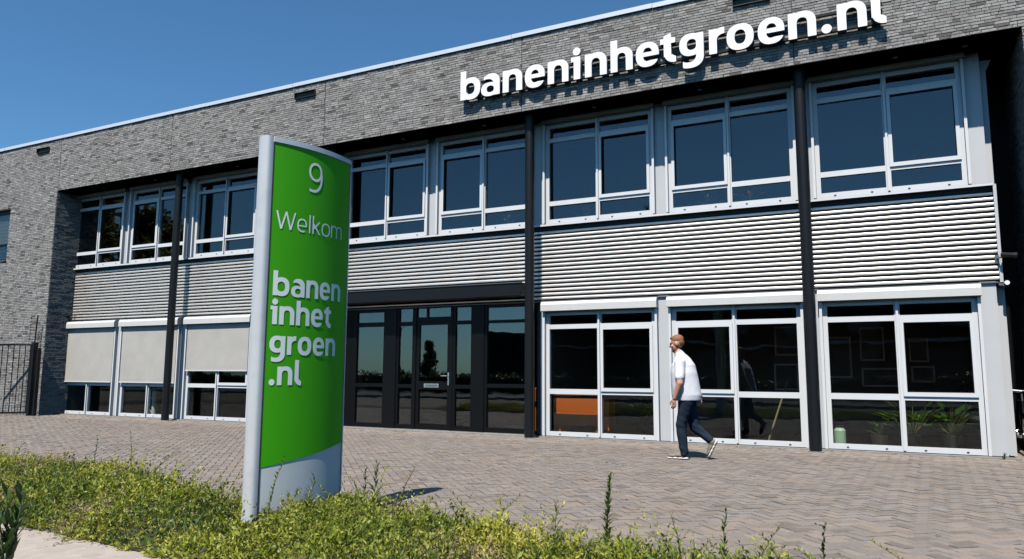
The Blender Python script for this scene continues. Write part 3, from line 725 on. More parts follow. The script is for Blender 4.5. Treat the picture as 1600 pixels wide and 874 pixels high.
def ybk(x): return np.interp(x, [-14, -10.6, -8.2, -6.2, -5.3, -4.5, -3.2, -2, -.7, -.3, .2, 2], [6.15, 5.95, 5.9, 5.3, 5.05, 5.55, 5.2, 4.92, 4.85, 4.75, 4.55, 4.0])
def mound(x, y):
    d = np.minimum(y-yfront(x), ybk(x)-y); e = np.clip((d+.02)/.30, 0, 1)**.7
    e = e*np.interp(y-yfront(x), [0, .5, 1.3], [.35, .6, 1])
    return e*(.05+.10*vnoise(x+20, y, 1.7, 3)+.06*vnoise(x+20, y, 5, 4))
# soil bed
b = MB(); xs_ = np.linspace(-14, 2, 110); P = []
for xx in xs_:
    a0, a1 = float(yfront(xx))-.01, float(ybk(xx))+.03
    for t in np.linspace(0, 1, 16):
        yy = a0+(a1-a0)*t; P.append((xx, yy, .016+float(mound(np.array(xx), np.array(yy)))*.75))
F = [(i*16+j, (i+1)*16+j, (i+1)*16+j+1, i*16+j+1) for i in range(109) for j in range(15)]
b.poly(P, F); struct(b.obj('planting_bed', SOIL, fix=True))
def sprigs(N, seed, lmin, lmax, K, up_lo, up_hi, lfl, lfw, patch=None, tone=None, tips=.8):
    r_ = np.random.default_rng(seed)
    x = r_.uniform(-13, 1.9, N*3); y = r_.uniform(3.3, 6.2, N*3)
    ok = (y > yfront(x)-.07+.09*vnoise(x+20, y*0, 6, 40)) & (y < ybk(x)+.02); 
    if patch: ok &= vnoise(x+20, y, patch[0], patch[1]) > patch[2]+r_.normal(0, .05, N*3)
    # keep only what the camera could see from here or a step aside
    if lmax > .4: ok &= ~((x > -5.3) & (x < -4.0) & (y < 4.6))
    ok &= (x/np.maximum(y, .1) > -2.6); x, y = x[ok][:N], y[ok][:N]; n = len(x)
    base = np.stack([x, y, mound(x, y)*.75+.01], 1)
    az = r_.uniform(0, 2*np.pi, n); el = r_.uniform(up_lo, up_hi, n); L_ = r_.uniform(lmin, lmax, n)*(.7+.6*vnoise(x+20, y, 2.3, 9))
    foot = (x > -5.15) & (x < -4.15) & (y < 4.5); L_ = np.where(foot, L_*.4, L_); el = np.where(foot, el*.5, el)
    d0 = np.stack([np.cos(az)*np.cos(el), np.sin(az)*np.cos(el), np.sin(el)], 1)
    droop = r_.uniform(.2, 1.1, n)
    pn1 = vnoise(x+20, y, 1.3, 21); pn2 = vnoise(x+20, y, 3.1, 22); pn3 = vnoise(x+20, y, 2.2, 23)
    green = np.array([.20, .255, .024]); yel = np.array([.44, .42, .055]); dark = np.array([.07, .13, .015]); dry = np.array([.36, .26, .16])
    w = np.clip((pn1-.35)*2.2+r_.normal(0, .25, n), 0, 1)[:, None]; col = green*(1-w)+yel*w
    w = (np.clip((pn2-.62)*4+r_.normal(0, .15, n), 0, 1)*.8)[:, None]; col = col*(1-w)+dark*w
    w = (np.clip((pn3-.70)*5+r_.normal(0, .25, n), 0, 1)*.85)[:, None]; col = col*(1-w)+dry*w
    if tone is not None: col = np.array(tone)*r_.uniform(.7, 1.3, (n, 1))
    t = (np.arange(K)+.6)/K; t = t[None, :]+r_.uniform(-.04, .04, (n, K))
    p = base[:, None, :]+d0[:, None, :]*(L_[:, None]*t)[..., None]; p[..., 2] -= (droop*L_)[:, None]*t**2*.55
    p[..., 2] = np.maximum(p[..., 2], base[:, None, 2]*.4+.01)
    axis = unit(d0[:, None, :]-np.array([0, 0, 1])*(droop[:, None]*t)[..., None])
    rv = unit(r_.normal(0, 1, (n, K, 3))+np.array([0, 0, .5])); dirn = unit(axis*.75+rv*.9); nr = unit(np.cross(dirn, np.cross(r_.normal(0, 1, (n, K, 3))+np.array([0, 0, 1.2]), dirn)))
    sz = r_.uniform(.7, 1.3, (n, K))*(1.15-.5*t)*(.65+.8*vnoise(x+20, y, 2.7, 31))[:, None]; cc = np.repeat(col[:, None, :], K, 1)*r_.uniform(.75, 1.3, (n, K, 1))
    tip = np.clip(t-.6, 0, 1)[..., None]*tips; cc = cc*(1-tip)+np.array([.42, .40, .06])*tip
    return p.reshape(-1, 3), dirn.reshape(-1, 3), nr.reshape(-1, 3), (sz*lfl).ravel(), (sz*lfw).ravel(), cc.reshape(-1, 3), (base, d0, L_, droop, col)
A1 = sprigs(13000, 1, .12, .32, 13, .15, 1.15, .036, .0145)
A2 = sprigs(2200, 2, .10, .24, 7, .8, 1.4, .10, .0055, (1.6, 51, .72), (.075, .13, .022), .1)       # grassy tufts
A3 = sprigs(1700, 3, .22, .50, 22, .45, 1.25, .040, .016)                                              # loose long shoots
A4 = sprigs(1900, 4, .14, .30, 9, .5, 1.3, .045, .020, (1.4, 52, .64), (.06, .105, .02), .15)        # darker broad-leaved weed
A5 = sprigs(3200, 5, .12, .34, 10, .2, 1.2, .05, .006, (1.9, 53, .74), (.40, .29, .19), .0)          # dry stalks
cat_ = [np.concatenate([A[k] for A in (A1, A2, A3, A4, A5)]) for k in range(6)]
gc = link('ground_cover', leaf_mesh('ground_cover', *cat_, LEAF))
gc['kind'] = 'stuff'; gc['label'] = 'yellow-green creeping ground cover filling the planting strip'
# thin stems of the sprigs
base, d0, L_, droop, col = A1[6]; n = len(base); sv = []; 
t = np.array([0, .5, 1.0]); sp_ = base[:, None, :]+d0[:, None, :]*(L_[:, None]*t)[..., None]; sp_[..., 2] -= (droop*L_)[:, None]*t**2*.55
sp_[..., 2] = np.maximum(sp_[..., 2], .012); a_, b2 = sp_[:, :-1].reshape(-1, 3), sp_[:, 1:].reshape(-1, 3)
dd = b2-a_; ln = np.linalg.norm(dd, axis=1); nr = unit(np.cross(dd, rng.normal(0, 1, dd.shape)))
st = link('ground_cover_stems', leaf_mesh('ground_cover_stems', a_, unit(dd), nr, ln, np.full(len(ln), .0045), np.tile(np.array([[.17, .12, .06]]), (len(ln), 1))*rng.uniform(.6, 1.4, (len(ln), 1)), LEAF)); st['kind'] = 'stuff'; st.parent = gc

# upright weeds standing out of the strip: each a plant of its own with stem and leaves
STEM = mat('weed_stem', (.10, .12, .03), .7)
def weed(x, y, h, nl, ll, lw, lean, tint, label, name='weed_plant', whorl=2.4, spread=.75, cut=.12, base=.0):
    z0 = .02+float(mound(np.array(x), np.array(y)))*.6 if y < float(ybk(x)) else 0.0
    e = empty(name, (x, y, z0), label, 'weed', 'weeds growing out of the planting strip')
    r_ = np.random.default_rng(int(abs(x*1000)+abs(y*100))); pts = []
    for k in range(7):
        q = k/6; pts.append((lean[0]*q*q+r_.normal(0, .006)*q, lean[1]*q*q+r_.normal(0, .006)*q, h*q))
    b = MB(); b.tube(pts, [.0065*(1.2-k/6) for k in range(7)], 5); b.obj('stem', STEM, e, fix=True)
    P = []; Dn = []; Nn = []; Ln = []; Wn = []; Tn = []
    for k in range(nl):
        q = cut+(1-cut)*k/max(1, nl-1); i = min(5, int(q*6)); f_ = q*6-i; p = np.array(pts[i])*(1-f_)+np.array(pts[i+1])*f_
        a = k*whorl+r_.normal(0, .5); up_ = r_.uniform(.05, 1.1)+q*.6; d_ = np.array([math.cos(a)*spread, math.sin(a)*spread, up_]); d_ /= np.linalg.norm(d_)
        P.append(p); Dn.append(d_); nn_ = np.cross(d_, [-math.sin(a), math.cos(a), 0.05]); Nn.append(nn_/np.linalg.norm(nn_)); s_ = r_.uniform(.75, 1.2)*(1.1-.55*q)
        Ln.append(ll*s_*1.15); Wn.append(lw*s_*1.5); Tn.append(np.array(tint)*r_.uniform(.75, 1.3))
    link('leaves', leaf_mesh('leaves', np.array(P), np.array(Dn), np.array(Nn), np.array(Ln), np.array(Wn), np.array(Tn), LEAF), e)
    return e
G1 = (.055, .10, .02); G2 = (.12, .16, .025); G3 = (.19, .20, .03); DK = (.03, .05, .018)
weed(-1.80, 5.02, .56, 96, .062, .020, (.03, .0), (.10, .155, .03), 'tallest upright leafy weed in front of the walking man')
weed(-4.02, 5.35, .42, 26, .10, .016, (.02, .0), DK, 'dark narrow-leaved weed right of the pylon foot')
weed(-4.2, 5.45, .36, 22, .07, .016, (-.02, .02), DK, 'dark bushy weed against the right foot of the pylon')
weed(-3.72, 5.28, .44, 30, .04, .014, (.16, .0), G3, 'yellow-green arching shoot left of centre of the strip')
weed(-2.75, 5.12, .34, 24, .045, .012, (.20, .05), G2, 'slanting shoot crossing another above the strip')
weed(-2.95, 5.14, .30, 20, .045, .012, (-.18, .02), G2, 'thin shoot leaning left above the strip')
weed(-2.17, 4.98, .36, 20, .085, .012, (.02, 0), G1, 'narrow spiky weed left of the tallest weed')
weed(-1.25, 4.88, .36, 24, .05, .013, (-.05, .0), G2, 'slim weed right of the tallest weed')
weed(-.98, 4.85, .40, 26, .055, .014, (.03, .0), G1, 'dark slim upright weed near the right end of the strip')
weed(-.80, 4.86, .34, 30, .05, .014, (.16, .04), G3, 'yellow shoot bending right near the right end of the strip')
weed(-.40, 4.75, .36, 26, .05, .016, (.02, .0), DK, 'short dark weed at the right end of the strip')
weed(.18, 4.95, .28, 44, .035, .014, (-.34, .12), G3, 'arching yellow spray lying over the paving at the right')
weed(.36, 4.85, .20, 20, .035, .014, (-.18, .06), G3, 'small yellow sprig at the far right of the strip')
weed(-4.33, 4.42, .52, 44, .04, .015, (.03, .12), G2, 'tall curling weed in front of the grey foot of the pylon')
weed(-4.05, 4.55, .34, 26, .10, .018, (.04, .02), G2, 'broad tuft of long leaves before the pylon foot')
weed(-4.62, 4.15, .26, 26, .045, .013, (.25, -.05), G2, 'shoot bending right across the pylon foot')
weed(-7.45, 5.55, .52, 16, .05, .012, (-.06, .0), G2, 'single tall stalk above the strip left of the pylon')
weed(-6.9, 5.35, .38, 26, .045, .013, (.36, .05), G2, 'long shoot arching right over the strip left of the pylon')
weed(-8.3, 5.7, .42, 16, .05, .012, (.02, .0), G1, 'thin dark stalk near the rear edge at the left')
weed(1.47, 13.62, .09, 22, .05, .02, (.02, -.02), G1, 'tiny weed at the foot of the right-hand wall panel', spread=1.3, cut=.02)
# broad-leaved shrub in the lower left corner
sh = empty('leafy_shrub', (-4.79, 2.78, 0), 'dark glossy broad-leaved shrub at the lower left corner beside the footpath', 'shrub')
SLEAF = mat('shrub_leaf', (.03, .06, .012), .4, tint=True, transl=.2)
P = []; Dn = []; Nn = []; Ln = []; Wn = []; Tn = []; b = MB()
for s_ in range(9):
    r_ = np.random.default_rng(50+s_); a = r_.uniform(0, 6.28); hh = r_.uniform(.22, .55); sp_ = r_.uniform(.02, .20)
    b.tube([(0, 0, 0), (math.cos(a)*sp_*.5, math.sin(a)*sp_*.5, hh*.6), (math.cos(a)*sp_, math.sin(a)*sp_, hh)], [.008, .006, .003], 5)
    for k in range(11):
        q = .35+.65*k/10; p = np.array((math.cos(a)*sp_*q, math.sin(a)*sp_*q, hh*q)); aa = k*2.4; d_ = np.array([math.cos(aa)*.6, math.sin(aa)*.6, .75+.3*q]); d_ /= np.linalg.norm(d_)
        nn_ = np.cross(d_, [-math.sin(aa), math.cos(aa), 0]); P.append(p); Dn.append(d_); Nn.append(nn_); Ln.append(r_.uniform(.08, .15)); Wn.append(r_.uniform(.026, .04)); Tn.append(np.array([.05, .105, .022])*r_.uniform(.6, 1.5))
b.obj('stems', STEM, sh, fix=True); link('leaves', leaf_mesh('leaves', np.array(P), np.array(Dn), np.array(Nn), np.array(Ln), np.array(Wn), np.array(Tn), SLEAF), sh)

# ================================================================== GATE AT THE LEFT
gate = empty('metal_gate', (-21.86, 12.93, 0), 'black steel bar gate standing open against the brick wall', 'gate')
gd = Vector((-.893, -.45, 0))
b = MB(); b.box(-.06, .06, -.06, .06, 0, 2.08); b.obj('post', BLACK, gate)
b = MB(); b.box(.16, .23, -.02, .05, 0, 1.9); b.obj('stop_post', BLACK, gate)
rz = math.atan2(gd.y, gd.x)
leaf = MB(); leaf.box(.07, 1.75, -.02, .02, 1.98, 2.03); leaf.box(.07, 1.75, -.02, .02, .06, .11); leaf.box(.07, .12, -.02, .02, .11, 1.98); leaf.box(1.70, 1.75, -.02, .02, .11, 1.98)
lf = leaf.obj('gate_frame', BLACK, gate); lf.rotation_euler = (0, 0, rz)
bm_ = None
for k in range(9):
    if bm_ is None: b = MB(); b.tube([(0, 0, .11), (0, 0, 1.98)], .0125, 8); bm_ = b.mesh('bar', BLACK)
    link('bar', bm_, lf, (.26+.165*k, 0, 0))
b = MB(); b.tube([(-.02, 0, 2.08), (.02, 0, 2.86)], .02, 8); b.obj('spike_pole', BLACK, gate)
b = MB()
for k in range(8): z = 2.16+.085*k; b.tube([(0, 0, z), (-.16, -.07, z+.01)], .008, 6); b.tube([(-.16, -.07, z-.02), (-.16, -.07, z+.035)], .012, 6)
b.obj('spikes', BLACK, gate)
b = MB()
for k in range(12): z = .25+.145*k; b.box(-.26, -.06, -.012, .012, z, z+.014)
o = b.obj('hinge_guard', BLACK, gate); o.rotation_euler = (0, 0, .46)

# ================================================================== MAN WALKING
def capsule(bm, a, b, r0, r1, n=14):
    a, b = Vector(a), Vector(b); d = b-a; L = d.length
    for p, r in ((a, r0), (b, r1)):
        bmesh.ops.create_icosphere(bm, subdivisions=3, radius=r, matrix=Matrix.Translation(p))
    M = Matrix.Translation((a+b)/2) @ d.to_track_quat('Z', 'Y').to_matrix().to_4x4()
    bmesh.ops.create_cone(bm, cap_ends=True, segments=20, radius1=r0, radius2=r1, depth=L, matrix=M)
def ellip(bm, c, r, rot=None):
    M = Matrix.Translation(c) @ (rot.to_4x4() if rot else Matrix.Identity(4)) @ Matrix.Diagonal((*r, 1))
    bmesh.ops.create_icosphere(bm, subdivisions=3, radius=1, matrix=M)
def remesh(name, bm, voxel, mats, parent, smooth=6, disp=None):
    me = bpy.data.meshes.new(name); bm.to_mesh(me); bm.free(); ob = bpy.data.objects.new(name, me); C.objects.link(ob)
    m = ob.modifiers.new('r', 'REMESH'); m.mode = 'VOXEL'; m.voxel_size = voxel; m.use_smooth_shade = True
    m = ob.modifiers.new('s', 'SMOOTH'); m.factor = .5; m.iterations = smooth
    if parent is not None: ob.parent = parent
    PENDING.append((ob, mats, disp)); return ob
PENDING = []
def push(me, fn):                       # move vertices along their normals
    n = len(me.vertices); co = np.zeros(3*n, np.float32); no = np.zeros(3*n, np.float32)
    me.vertices.foreach_get('co', co); me.vertices.foreach_get('normal', no); co = co.reshape(-1, 3); no = no.reshape(-1, 3)
    co += no*fn(co[:, 0], co[:, 1], co[:, 2])[:, None]; me.vertices.foreach_set('co', co.ravel()); me.update()
def flush_remesh():
    dg = bpy.context.evaluated_depsgraph_get()
    new = [bpy.data.meshes.new_from_object(ob.evaluated_get(dg)) for ob, _, _ in PENDING]
    for (ob, mats, disp), me in zip(PENDING, new):
        ob.modifiers.clear(); me.name = ob.name.split('.')[0]; ob.data = me; me.materials.clear()
        for q in mats: me.materials.append(q)
        me.shade_smooth()
        if disp: disp(me)
    PENDING.clear()
SKIN = mat('skin', (.52, .27, .19), .5, var=.08, vscale=30)
HAIR = mat('hair', (.25, .105, .042), .6, var=.35, vscale=60, bump=.6, bscale=220)
SHIRT = mat('shirt', (.70, .70, .74), .8, var=.03, vscale=9, bump=.5, bscale=11, dirt=.4, dscale=60, dcol=(.32, .34, .50))
JEANS = mat('jeans', (.017, .027, .043), .9, spec=.08, var=.4, vscale=10, bump=.6, bscale=22)
SHOE = mat('shoe', (.20, .16, .12), .7, var=.2, vscale=30)
SOLE = mat('shoe_sole', (.62, .60, .55), .6)
mx0, my0 = -2.80, 11.35
man = empty('person', (mx0, my0, 0), 'man in white short-sleeved shirt and dark jeans walking left past the windows, head lowered', 'person')
def V3(x, y, z): return Vector((x-mx0, y, z))
# facing -X ; his left side is towards the camera (-Y)
hipL, hipR = V3(-2.745, -.085, .90), V3(-2.755, .085, .90)
knF, anF = V3(-2.845, -.085, .49), V3(-2.80, -.09, .085)            # standing (near) leg
knR, anR = V3(-2.675, .09, .47), V3(-2.455, .09, .285)             # trailing leg, heel lifted
shL, shR = V3(-2.82, -.185, 1.43), V3(-2.86, .185, 1.42)
elL, wrL = V3(-2.80, -.265, 1.13), V3(-2.885, -.245, .905)
elR, wrR = V3(-2.74, .27, 1.15), V3(-2.62, .27, .93)
neck0, neck1 = V3(-2.835, 0, 1.50), V3(-2.885, 0, 1.60)
hc = V3(-2.90, 0, 1.722)
tilt = Matrix.Rotation(R(-14), 3, 'Y')                               # chin towards the chest
def H(x, y, z): return hc+tilt @ Vector((x, y, z))                   # head space: -x is the face
bm = bmesh.new()
capsule(bm, neck0, neck1, .068, .060)
ellip(bm, H(.018, 0, .025), (.100, .076, .105), tilt); ellip(bm, H(-.030, 0, -.045), (.068, .060, .078), tilt); ellip(bm, H(-.055, 0, -.095), (.036, .042, .030), tilt)
ellip(bm, H(-.088, 0, .035), (.014, .050, .012), tilt)               # brow
for sy in (-1, 1):
    ellip(bm, H(-.066, sy*.045, -.02), (.026, .022, .024), tilt)     # cheek
    ellip(bm, H(.012, sy*.078, -.005), (.024, .010, .034), tilt)     # ear
capsule(bm, H(-.094, 0, .022), H(-.116, 0, -.020), .010, .015)       # nose
ellip(bm, H(-.090, 0, -.052), (.013, .024, .007), tilt); ellip(bm, H(-.086, 0, -.068), (.013, .022, .008), tilt)   # lips
ellip(bm, V3(-2.80, 0, 1.33), (.115, .175, .20)); ellip(bm, V3(-2.775, 0, 1.08), (.115, .165, .18)); ellip(bm, V3(-2.755, 0, .93), (.12, .165, .12))
for sh_, el_, wr_ in ((shL, elL, wrL), (shR, elR, wrR)):
    capsule(bm, sh_, el_, .066, .052); capsule(bm, el_, wr_, .053, .034)
for hp, kn, an in ((hipL, knF, anF), (hipR, knR, anR)):
    capsule(bm, hp, kn, .09, .062); capsule(bm, kn, an, .060, .042)
def hand(bm, wr, sgn):
    pc = wr+Vector((-.012, 0, -.045)); ellip(bm, pc, (.038, .018, .050))
    for k, (fx, ln_) in enumerate(((-.030, .070), (-.010, .080), (.010, .076), (.028, .060))):
        a = pc+Vector((fx, 0, -.038)); b_ = a+Vector((-.006, sgn*.006, -ln_*.5)); c_ = b_+Vector((-.016, sgn*.014, -ln_*.42))
        capsule(bm, a, b_, .0098, .0092); capsule(bm, b_, c_, .0092, .0078)
    a = pc+Vector((-.034, sgn*.004, .012)); b_ = a+Vector((-.022, sgn*.008, -.032)); c_ = b_+Vector((-.004, sgn*.006, -.030)); capsule(bm, a, b_, .0125, .011); capsule(bm, b_, c_, .0105, .009)
hand(bm, wrL, 1); hand(bm, wrR, -1)
remesh('body', bm, .0062, [SKIN], man, 3)
# hair: cap over skull, back and sides
bm = bmesh.new(); ellip(bm, H(.028, 0, .055), (.097, .0795, .083), tilt); ellip(bm, H(.066, 0, .010), (.052, .069, .066), tilt); ellip(bm, H(-.030, 0, .100), (.050, .056, .026), tilt)
def hairnoise(me): push(me, lambda x, y, z: (np.random.default_rng(3).random(len(x))-.4)*.005)
remesh('hair', bm, .006, [HAIR], man, 2, hairnoise)
bm = bmesh.new(); ellip(bm, H(-.058, 0, -.098), (.040, .046, .030), tilt)
for sy in (-1, 1): ellip(bm, H(-.030, sy*.050, -.070), (.040, .016, .036), tilt)
remesh('beard', bm, .006, [HAIR], man, 2)
b = MB()
for sy in (-1, 1):
    q = H(-.088, sy*.031, .012); 
    for k in range(1): b.box(q.x-.002, q.x+.006, q.y-.008, q.y+.008, q.z-.003, q.z+.003)
b.obj('eyes', RUBBER, man)
# shirt
bm = bmesh.new()
rings = [(.865, -2.765, .212, .200), (.95, -2.768, .225, .212), (1.10, -2.785, .216, .217), (1.28, -2.80, .198, .222), (1.40, -2.805, .172, .212), (1.49, -2.815, .128, .150), (1.56, -2.838, .080, .085)]
vv = []
for (z, cx_, rx_, ry_) in rings:
    vv.append([bm.verts.new(V3(cx_+rx_*math.cos(2*math.pi*k/32), ry_*math.sin(2*math.pi*k/32), z)) for k in range(32)])
for i in range(len(vv)-1):
    for k in range(32): bm.faces.new((vv[i][k], vv[i][(k+1) % 32], vv[i+1][(k+1) % 32], vv[i+1][k]))
bm.faces.new(vv[0][::-1]); bm.faces.new(vv[-1])
for sh_, el_ in ((shL, elL), (shR, elR)):
    capsule(bm, sh_+Vector((.01, 0, .005)), sh_*.30+el_*.70, .082, .074); capsule(bm, V3(-2.82, 0, 1.45), sh_, .080, .080)
def cut_shirt(me): push(me, lambda x, y, z: .0022*np.sin(10*z+26*x+8*y)+.0016*np.sin(13*z-30*x+19*y+2*np.sin(9*z)))
remesh('shirt', bm, .010, [SHIRT], man, 4, cut_shirt)
bm = bmesh.new(); capsule(bm, V3(-2.838, 0, 1.525), V3(-2.862, 0, 1.560), .078, .072); remesh('collar', bm, .008, [SHIRT], man, 2)
# jeans
bm = bmesh.new(); ellip(bm, V3(-2.75, 0, .90), (.138, .170, .11))
for hp, kn, an, r_ in ((hipL, knF, anF, .062), (hipR, knR, anR, .062)):
    capsule(bm, hp-Vector((0, 0, .05)), kn, .106, .080); capsule(bm, kn, an*.98+kn*.02, .078, r_)
def folds(me): push(me, lambda x, y, z: .0040*(.3+np.maximum(0, 1-np.abs(z-.12)/.2)+.5*np.maximum(0, 1-np.abs(z-.48)/.14))*np.sin(48*z+18*x+12*y+2*np.sin(11*z+7*x))+.0025*np.sin(13*z+20*y))
remesh('jeans', bm, .010, [JEANS], man, 3, folds)
# shoes
def shoe(name, heel, toe, updir):
    f_ = (toe-heel); L = f_.length; f_.normalize(); u_ = (updir-f_*updir.dot(f_)).normalized(); s_ = f_.cross(u_); Mx = Matrix((f_, s_, u_)).transposed()
    def Q(a, c, d): return heel+f_*a+s_*c+u_*d
    bm = bmesh.new(); ellip(bm, Q(.07, 0, .055), (.065, .040, .052), Mx); ellip(bm, Q(.15, 0, .045), (.085, .043, .040), Mx); ellip(bm, Q(L-.075, 0, .035), (.072, .046, .032), Mx); capsule(bm, Q(.06, 0, .06), Q(.055, 0, .10), .045, .048)
    o = remesh(name, bm, .007, [SHOE], man, 3)
    bm = bmesh.new()
    for a, w_ in ((.05, .038), (.12, .037), (.19, .044), (L-.055, .043)): ellip(bm, Q(a, 0, .006), (.060, w_, .020), Mx)
    remesh('sole', bm, .006, [SOLE], o, 2)
shoe('shoe', V3(-2.745, -.09, .012), V3(-3.055, -.10, .012), Vector((0, 0, 1)))
shoe('shoe', V3(-2.345, .09, .285), V3(-2.478, .085, .022), Vector((-.6, 0, .7)))

# ================================================================== THINGS BEHIND THE GLASS
ORANGE = mat('orange_laminate', (.62, .13, .02), .5)
DKF = mat('picture_frame_dark', (.10, .10, .10), .5); PIC = mat('picture_print', (.05, .055, .06), .5, var=.6, vscale=5)
cnt = empty('orange_cabinet', (-5.62, 14.42, .04), 'orange cabinet behind the ground-floor window right of the entrance', 'cabinet')
b = MB(); b.box(-.60, .45, -.2, .2, .18, .74); b.obj('carcass', ORANGE, cnt); b = MB(); b.box(-.56, .62, -.24, .24, .79, .83); b.obj('top', ORANGE, cnt)
b = MB()
b.box(-.5, -.45, -.15, .15, 0, .18); b.box(.3, .35, -.15, .15, 0, .18); b.box(.45, .6, -.2, .2, .10, .74); b.obj('legs', ORANGE, cnt)
for k, (x0, x1, z0, z1, lb) in enumerate([(-.55, -.08, 1.56, 2.27, 'upper framed picture left of the mullion of the right window'), (-.54, .21, 1.02, 1.41, 'wide framed picture below the others in the right window'), (-1.36, -.72, 1.20, 2.08, 'tall framed picture next to the dark column in the right window'),
        (.37, .73, 1.53, 2.03, 'small upper picture behind the opening sash of the right window'), (.39, .82, 1.12, 1.45, 'small lower picture behind the opening sash of the right window'), (-2.28, -1.76, 1.68, 2.33, 'upper framed picture behind the window left of the right column'), (-2.31, -1.80, .92, 1.50, 'lower framed picture behind the window left of the right column')]):
    e = empty('picture', ((x0+x1)/2, 17.59, (z0+z1)/2), lb, 'picture', 'framed pictures on the office wall'); w, h = (x1-x0)/2, (z1-z0)/2
    b = MB(); b.box(-w, w, -.02, 0, h-.035, h); b.box(-w, w, -.02, 0, -h, -h+.035); b.box(-w, -w+.035, -.02, 0, -h+.035, h-.035); b.box(w-.035, w, -.02, 0, -h+.035, h-.035); b.obj('frame', mat('picture_frame_pale', (.55, .55, .55), .5), e)
    b = MB(); b.box(-w+.035, w-.035, -.012, -.002, -h+.035, h-.035); b.obj('print', PIC, e)
LAMP = bpy.data.materials.new('lamp_panel'); LAMP.use_nodes = True; bsdf = LAMP.node_tree.nodes['Principled BSDF']; bsdf.inputs['Emission Color'].default_value = (1, .55, .3, 1); bsdf.inputs['Emission Strength'].default_value = 1.6; bsdf.inputs['Base Color'].default_value = (.8, .7, .6, 1)
for k, (x, y, lb) in enumerate([(-2.95, 15.9, 'warm ceiling light seen above the walking man'), (-1.0, 15.7, 'warm ceiling light next to the right dark column'), (.62, 15.7, 'warm ceiling light behind the far right window')]):
    e = empty('ceiling_light', (x, y, 2.655), lb, 'ceiling light', 'ceiling lights in the ground-floor office')
    b = MB(); b.box(-.32, .32, -.17, .17, -.03, -.0); b.obj('housing', IWALL, e); b = MB(); b.box(-.29, .29, -.14, .14, -.036, -.0305); b.obj('diffuser', LAMP, e)
jar = empty('jar', (-.82, 14.06, .04), 'pale green jar with dark lid standing inside the right window', 'jar')
b = MB(); b.tube([(0, 0, 0), (0, 0, .02), (0, 0, .28), (0, 0, .31), (0, 0, .33)], [.085, .095, .095, .075, .06], 16); b.obj('glass_body', mat('jar_glass', (.45, .62, .45), .3), jar, fix=True)
b = MB(); b.tube([(0, 0, .33), (0, 0, .365)], .065, 16); b.obj('lid', RUBBER, jar)
def houseplant(x, y, z, h, n, ll, lw, tint, label):
    e = empty('potted_plant', (x, y, z), label, 'plant', 'plants behind the windows')
    b = MB(); b.tube([(0, 0, 0), (0, 0, .22)], [.10, .14], 14); b.obj('pot', mat('plant_pot', (.05, .045, .04), .6), e)
    P = []; Dn = []; Nn = []; Ln = []; Wn = []; Tn = []; r_ = np.random.default_rng(int(abs(x)*977)+3); b = MB()
    for k in range(n):
        a = r_.uniform(0, 6.28); el = r_.uniform(.3, 1.4); hh = h*r_.uniform(.4, 1); d_ = np.array([math.cos(a)*math.cos(el), math.sin(a)*math.cos(el), math.sin(el)]); p = np.array([0, 0, .22])+d_*hh*.6
        b.tube([(0, 0, .2), tuple(p)], .006, 5); d2 = d_*np.array([1, 1, .4]); d2 /= np.linalg.norm(d2); nn_ = np.cross(d2, np.cross([0, 0, 1], d2)); nn_ /= np.linalg.norm(nn_)
        P.append(p); Dn.append(d2); Nn.append(nn_); Ln.append(ll*r_.uniform(.7, 1.2)); Wn.append(lw*r_.uniform(.7, 1.2)); Tn.append(np.array(tint)*r_.uniform(.6, 1.5))
    b.obj('stems', STEM, e, fix=True); link('leaves', leaf_mesh('leaves', np.array(P), np.array(Dn), np.array(Nn), np.array(Ln), np.array(Wn), np.array(Tn), LEAF), e)
houseplant(.86, 14.75, .04, 1.25, 46, .34, .13, (.09, .24, .03), 'large leafy plant behind the lower right pane of the right window')
houseplant(.30, 14.55, .04, .95, 34, .30, .11, (.10, .22, .03), 'smaller leafy plant beside the mullion of the right window')
houseplant(-.22, 14.15, .04, .34, 16, .14, .06, (.08, .22, .05), 'low plant in a dark pot beside the pale jar')
houseplant(-4.6, 15.2, .04, 1.3, 26, .30, .10, (.05, .14, .03), 'tall leafy plant behind the window sash right of the orange cabinet')
houseplant(-13.2, 14.6, .04, .6, 22, .2, .08, (.35, .06, .08), 'reddish plant behind the half-lowered screen')
for (x, lb) in ((-5.5, 'pale curling plant on the upper sill right of the middle column'), (-7.2, 'small plant on the upper sill left of the middle column'), (-2.2, 'reddish potted plant on the upper sill below the lettering end'), (-17.6, 'pale fern-like plant behind the upper window at the left column'), (-2.95, 'small wire plant on the upper sill')):
    houseplant(x, 14.12, 4.21, .45, 18, .16, .03, (.4, .12, .12) if 'reddish' in lb else (.22, .30, .22), lb)
b = MB(); b.tube([(-2.02, 14.2, .05), (-1.70, 14.7, 1.15)], .018, 8); thing(b.obj('wooden_pole', mat('pole_wood', (.22, .17, .10), .6)), 'slanting wooden pole behind the lower pane left of the right column', 'pole')
pip = empty('standing_pipe', (-18.3, 14.2, .04), 'pale upright tube with a loop handle behind the lower window at the left column', 'tube')
b = MB(); b.tube([(0, 0, 0), (0, 0, .72)], .06, 12); b.obj('tube', mat('pale_plastic', (.6, .66, .6), .5), pip); b = MB(); b.tube([(-.08, 0, .08), (-.22, 0, .22), (-.24, 0, .42), (-.14, 0, .5), (-.06, 0, .42)], .012, 6); b.obj('loop', HOUSING, pip)
b = MB(); b.tube([(-6.78, 14.55, .65), (-6.78, 14.55, .67), (-6.78, 14.55, .93), (-6.78, 14.55, .96)], [.06, .09, .09, .05], 12); b.tube([(-6.78, 14.55, .05), (-6.78, 14.55, .65)], .02, 8); thing(b.obj('orange_stand', ORANGE), 'orange upright object on a stand behind the right entrance pane', 'stand')

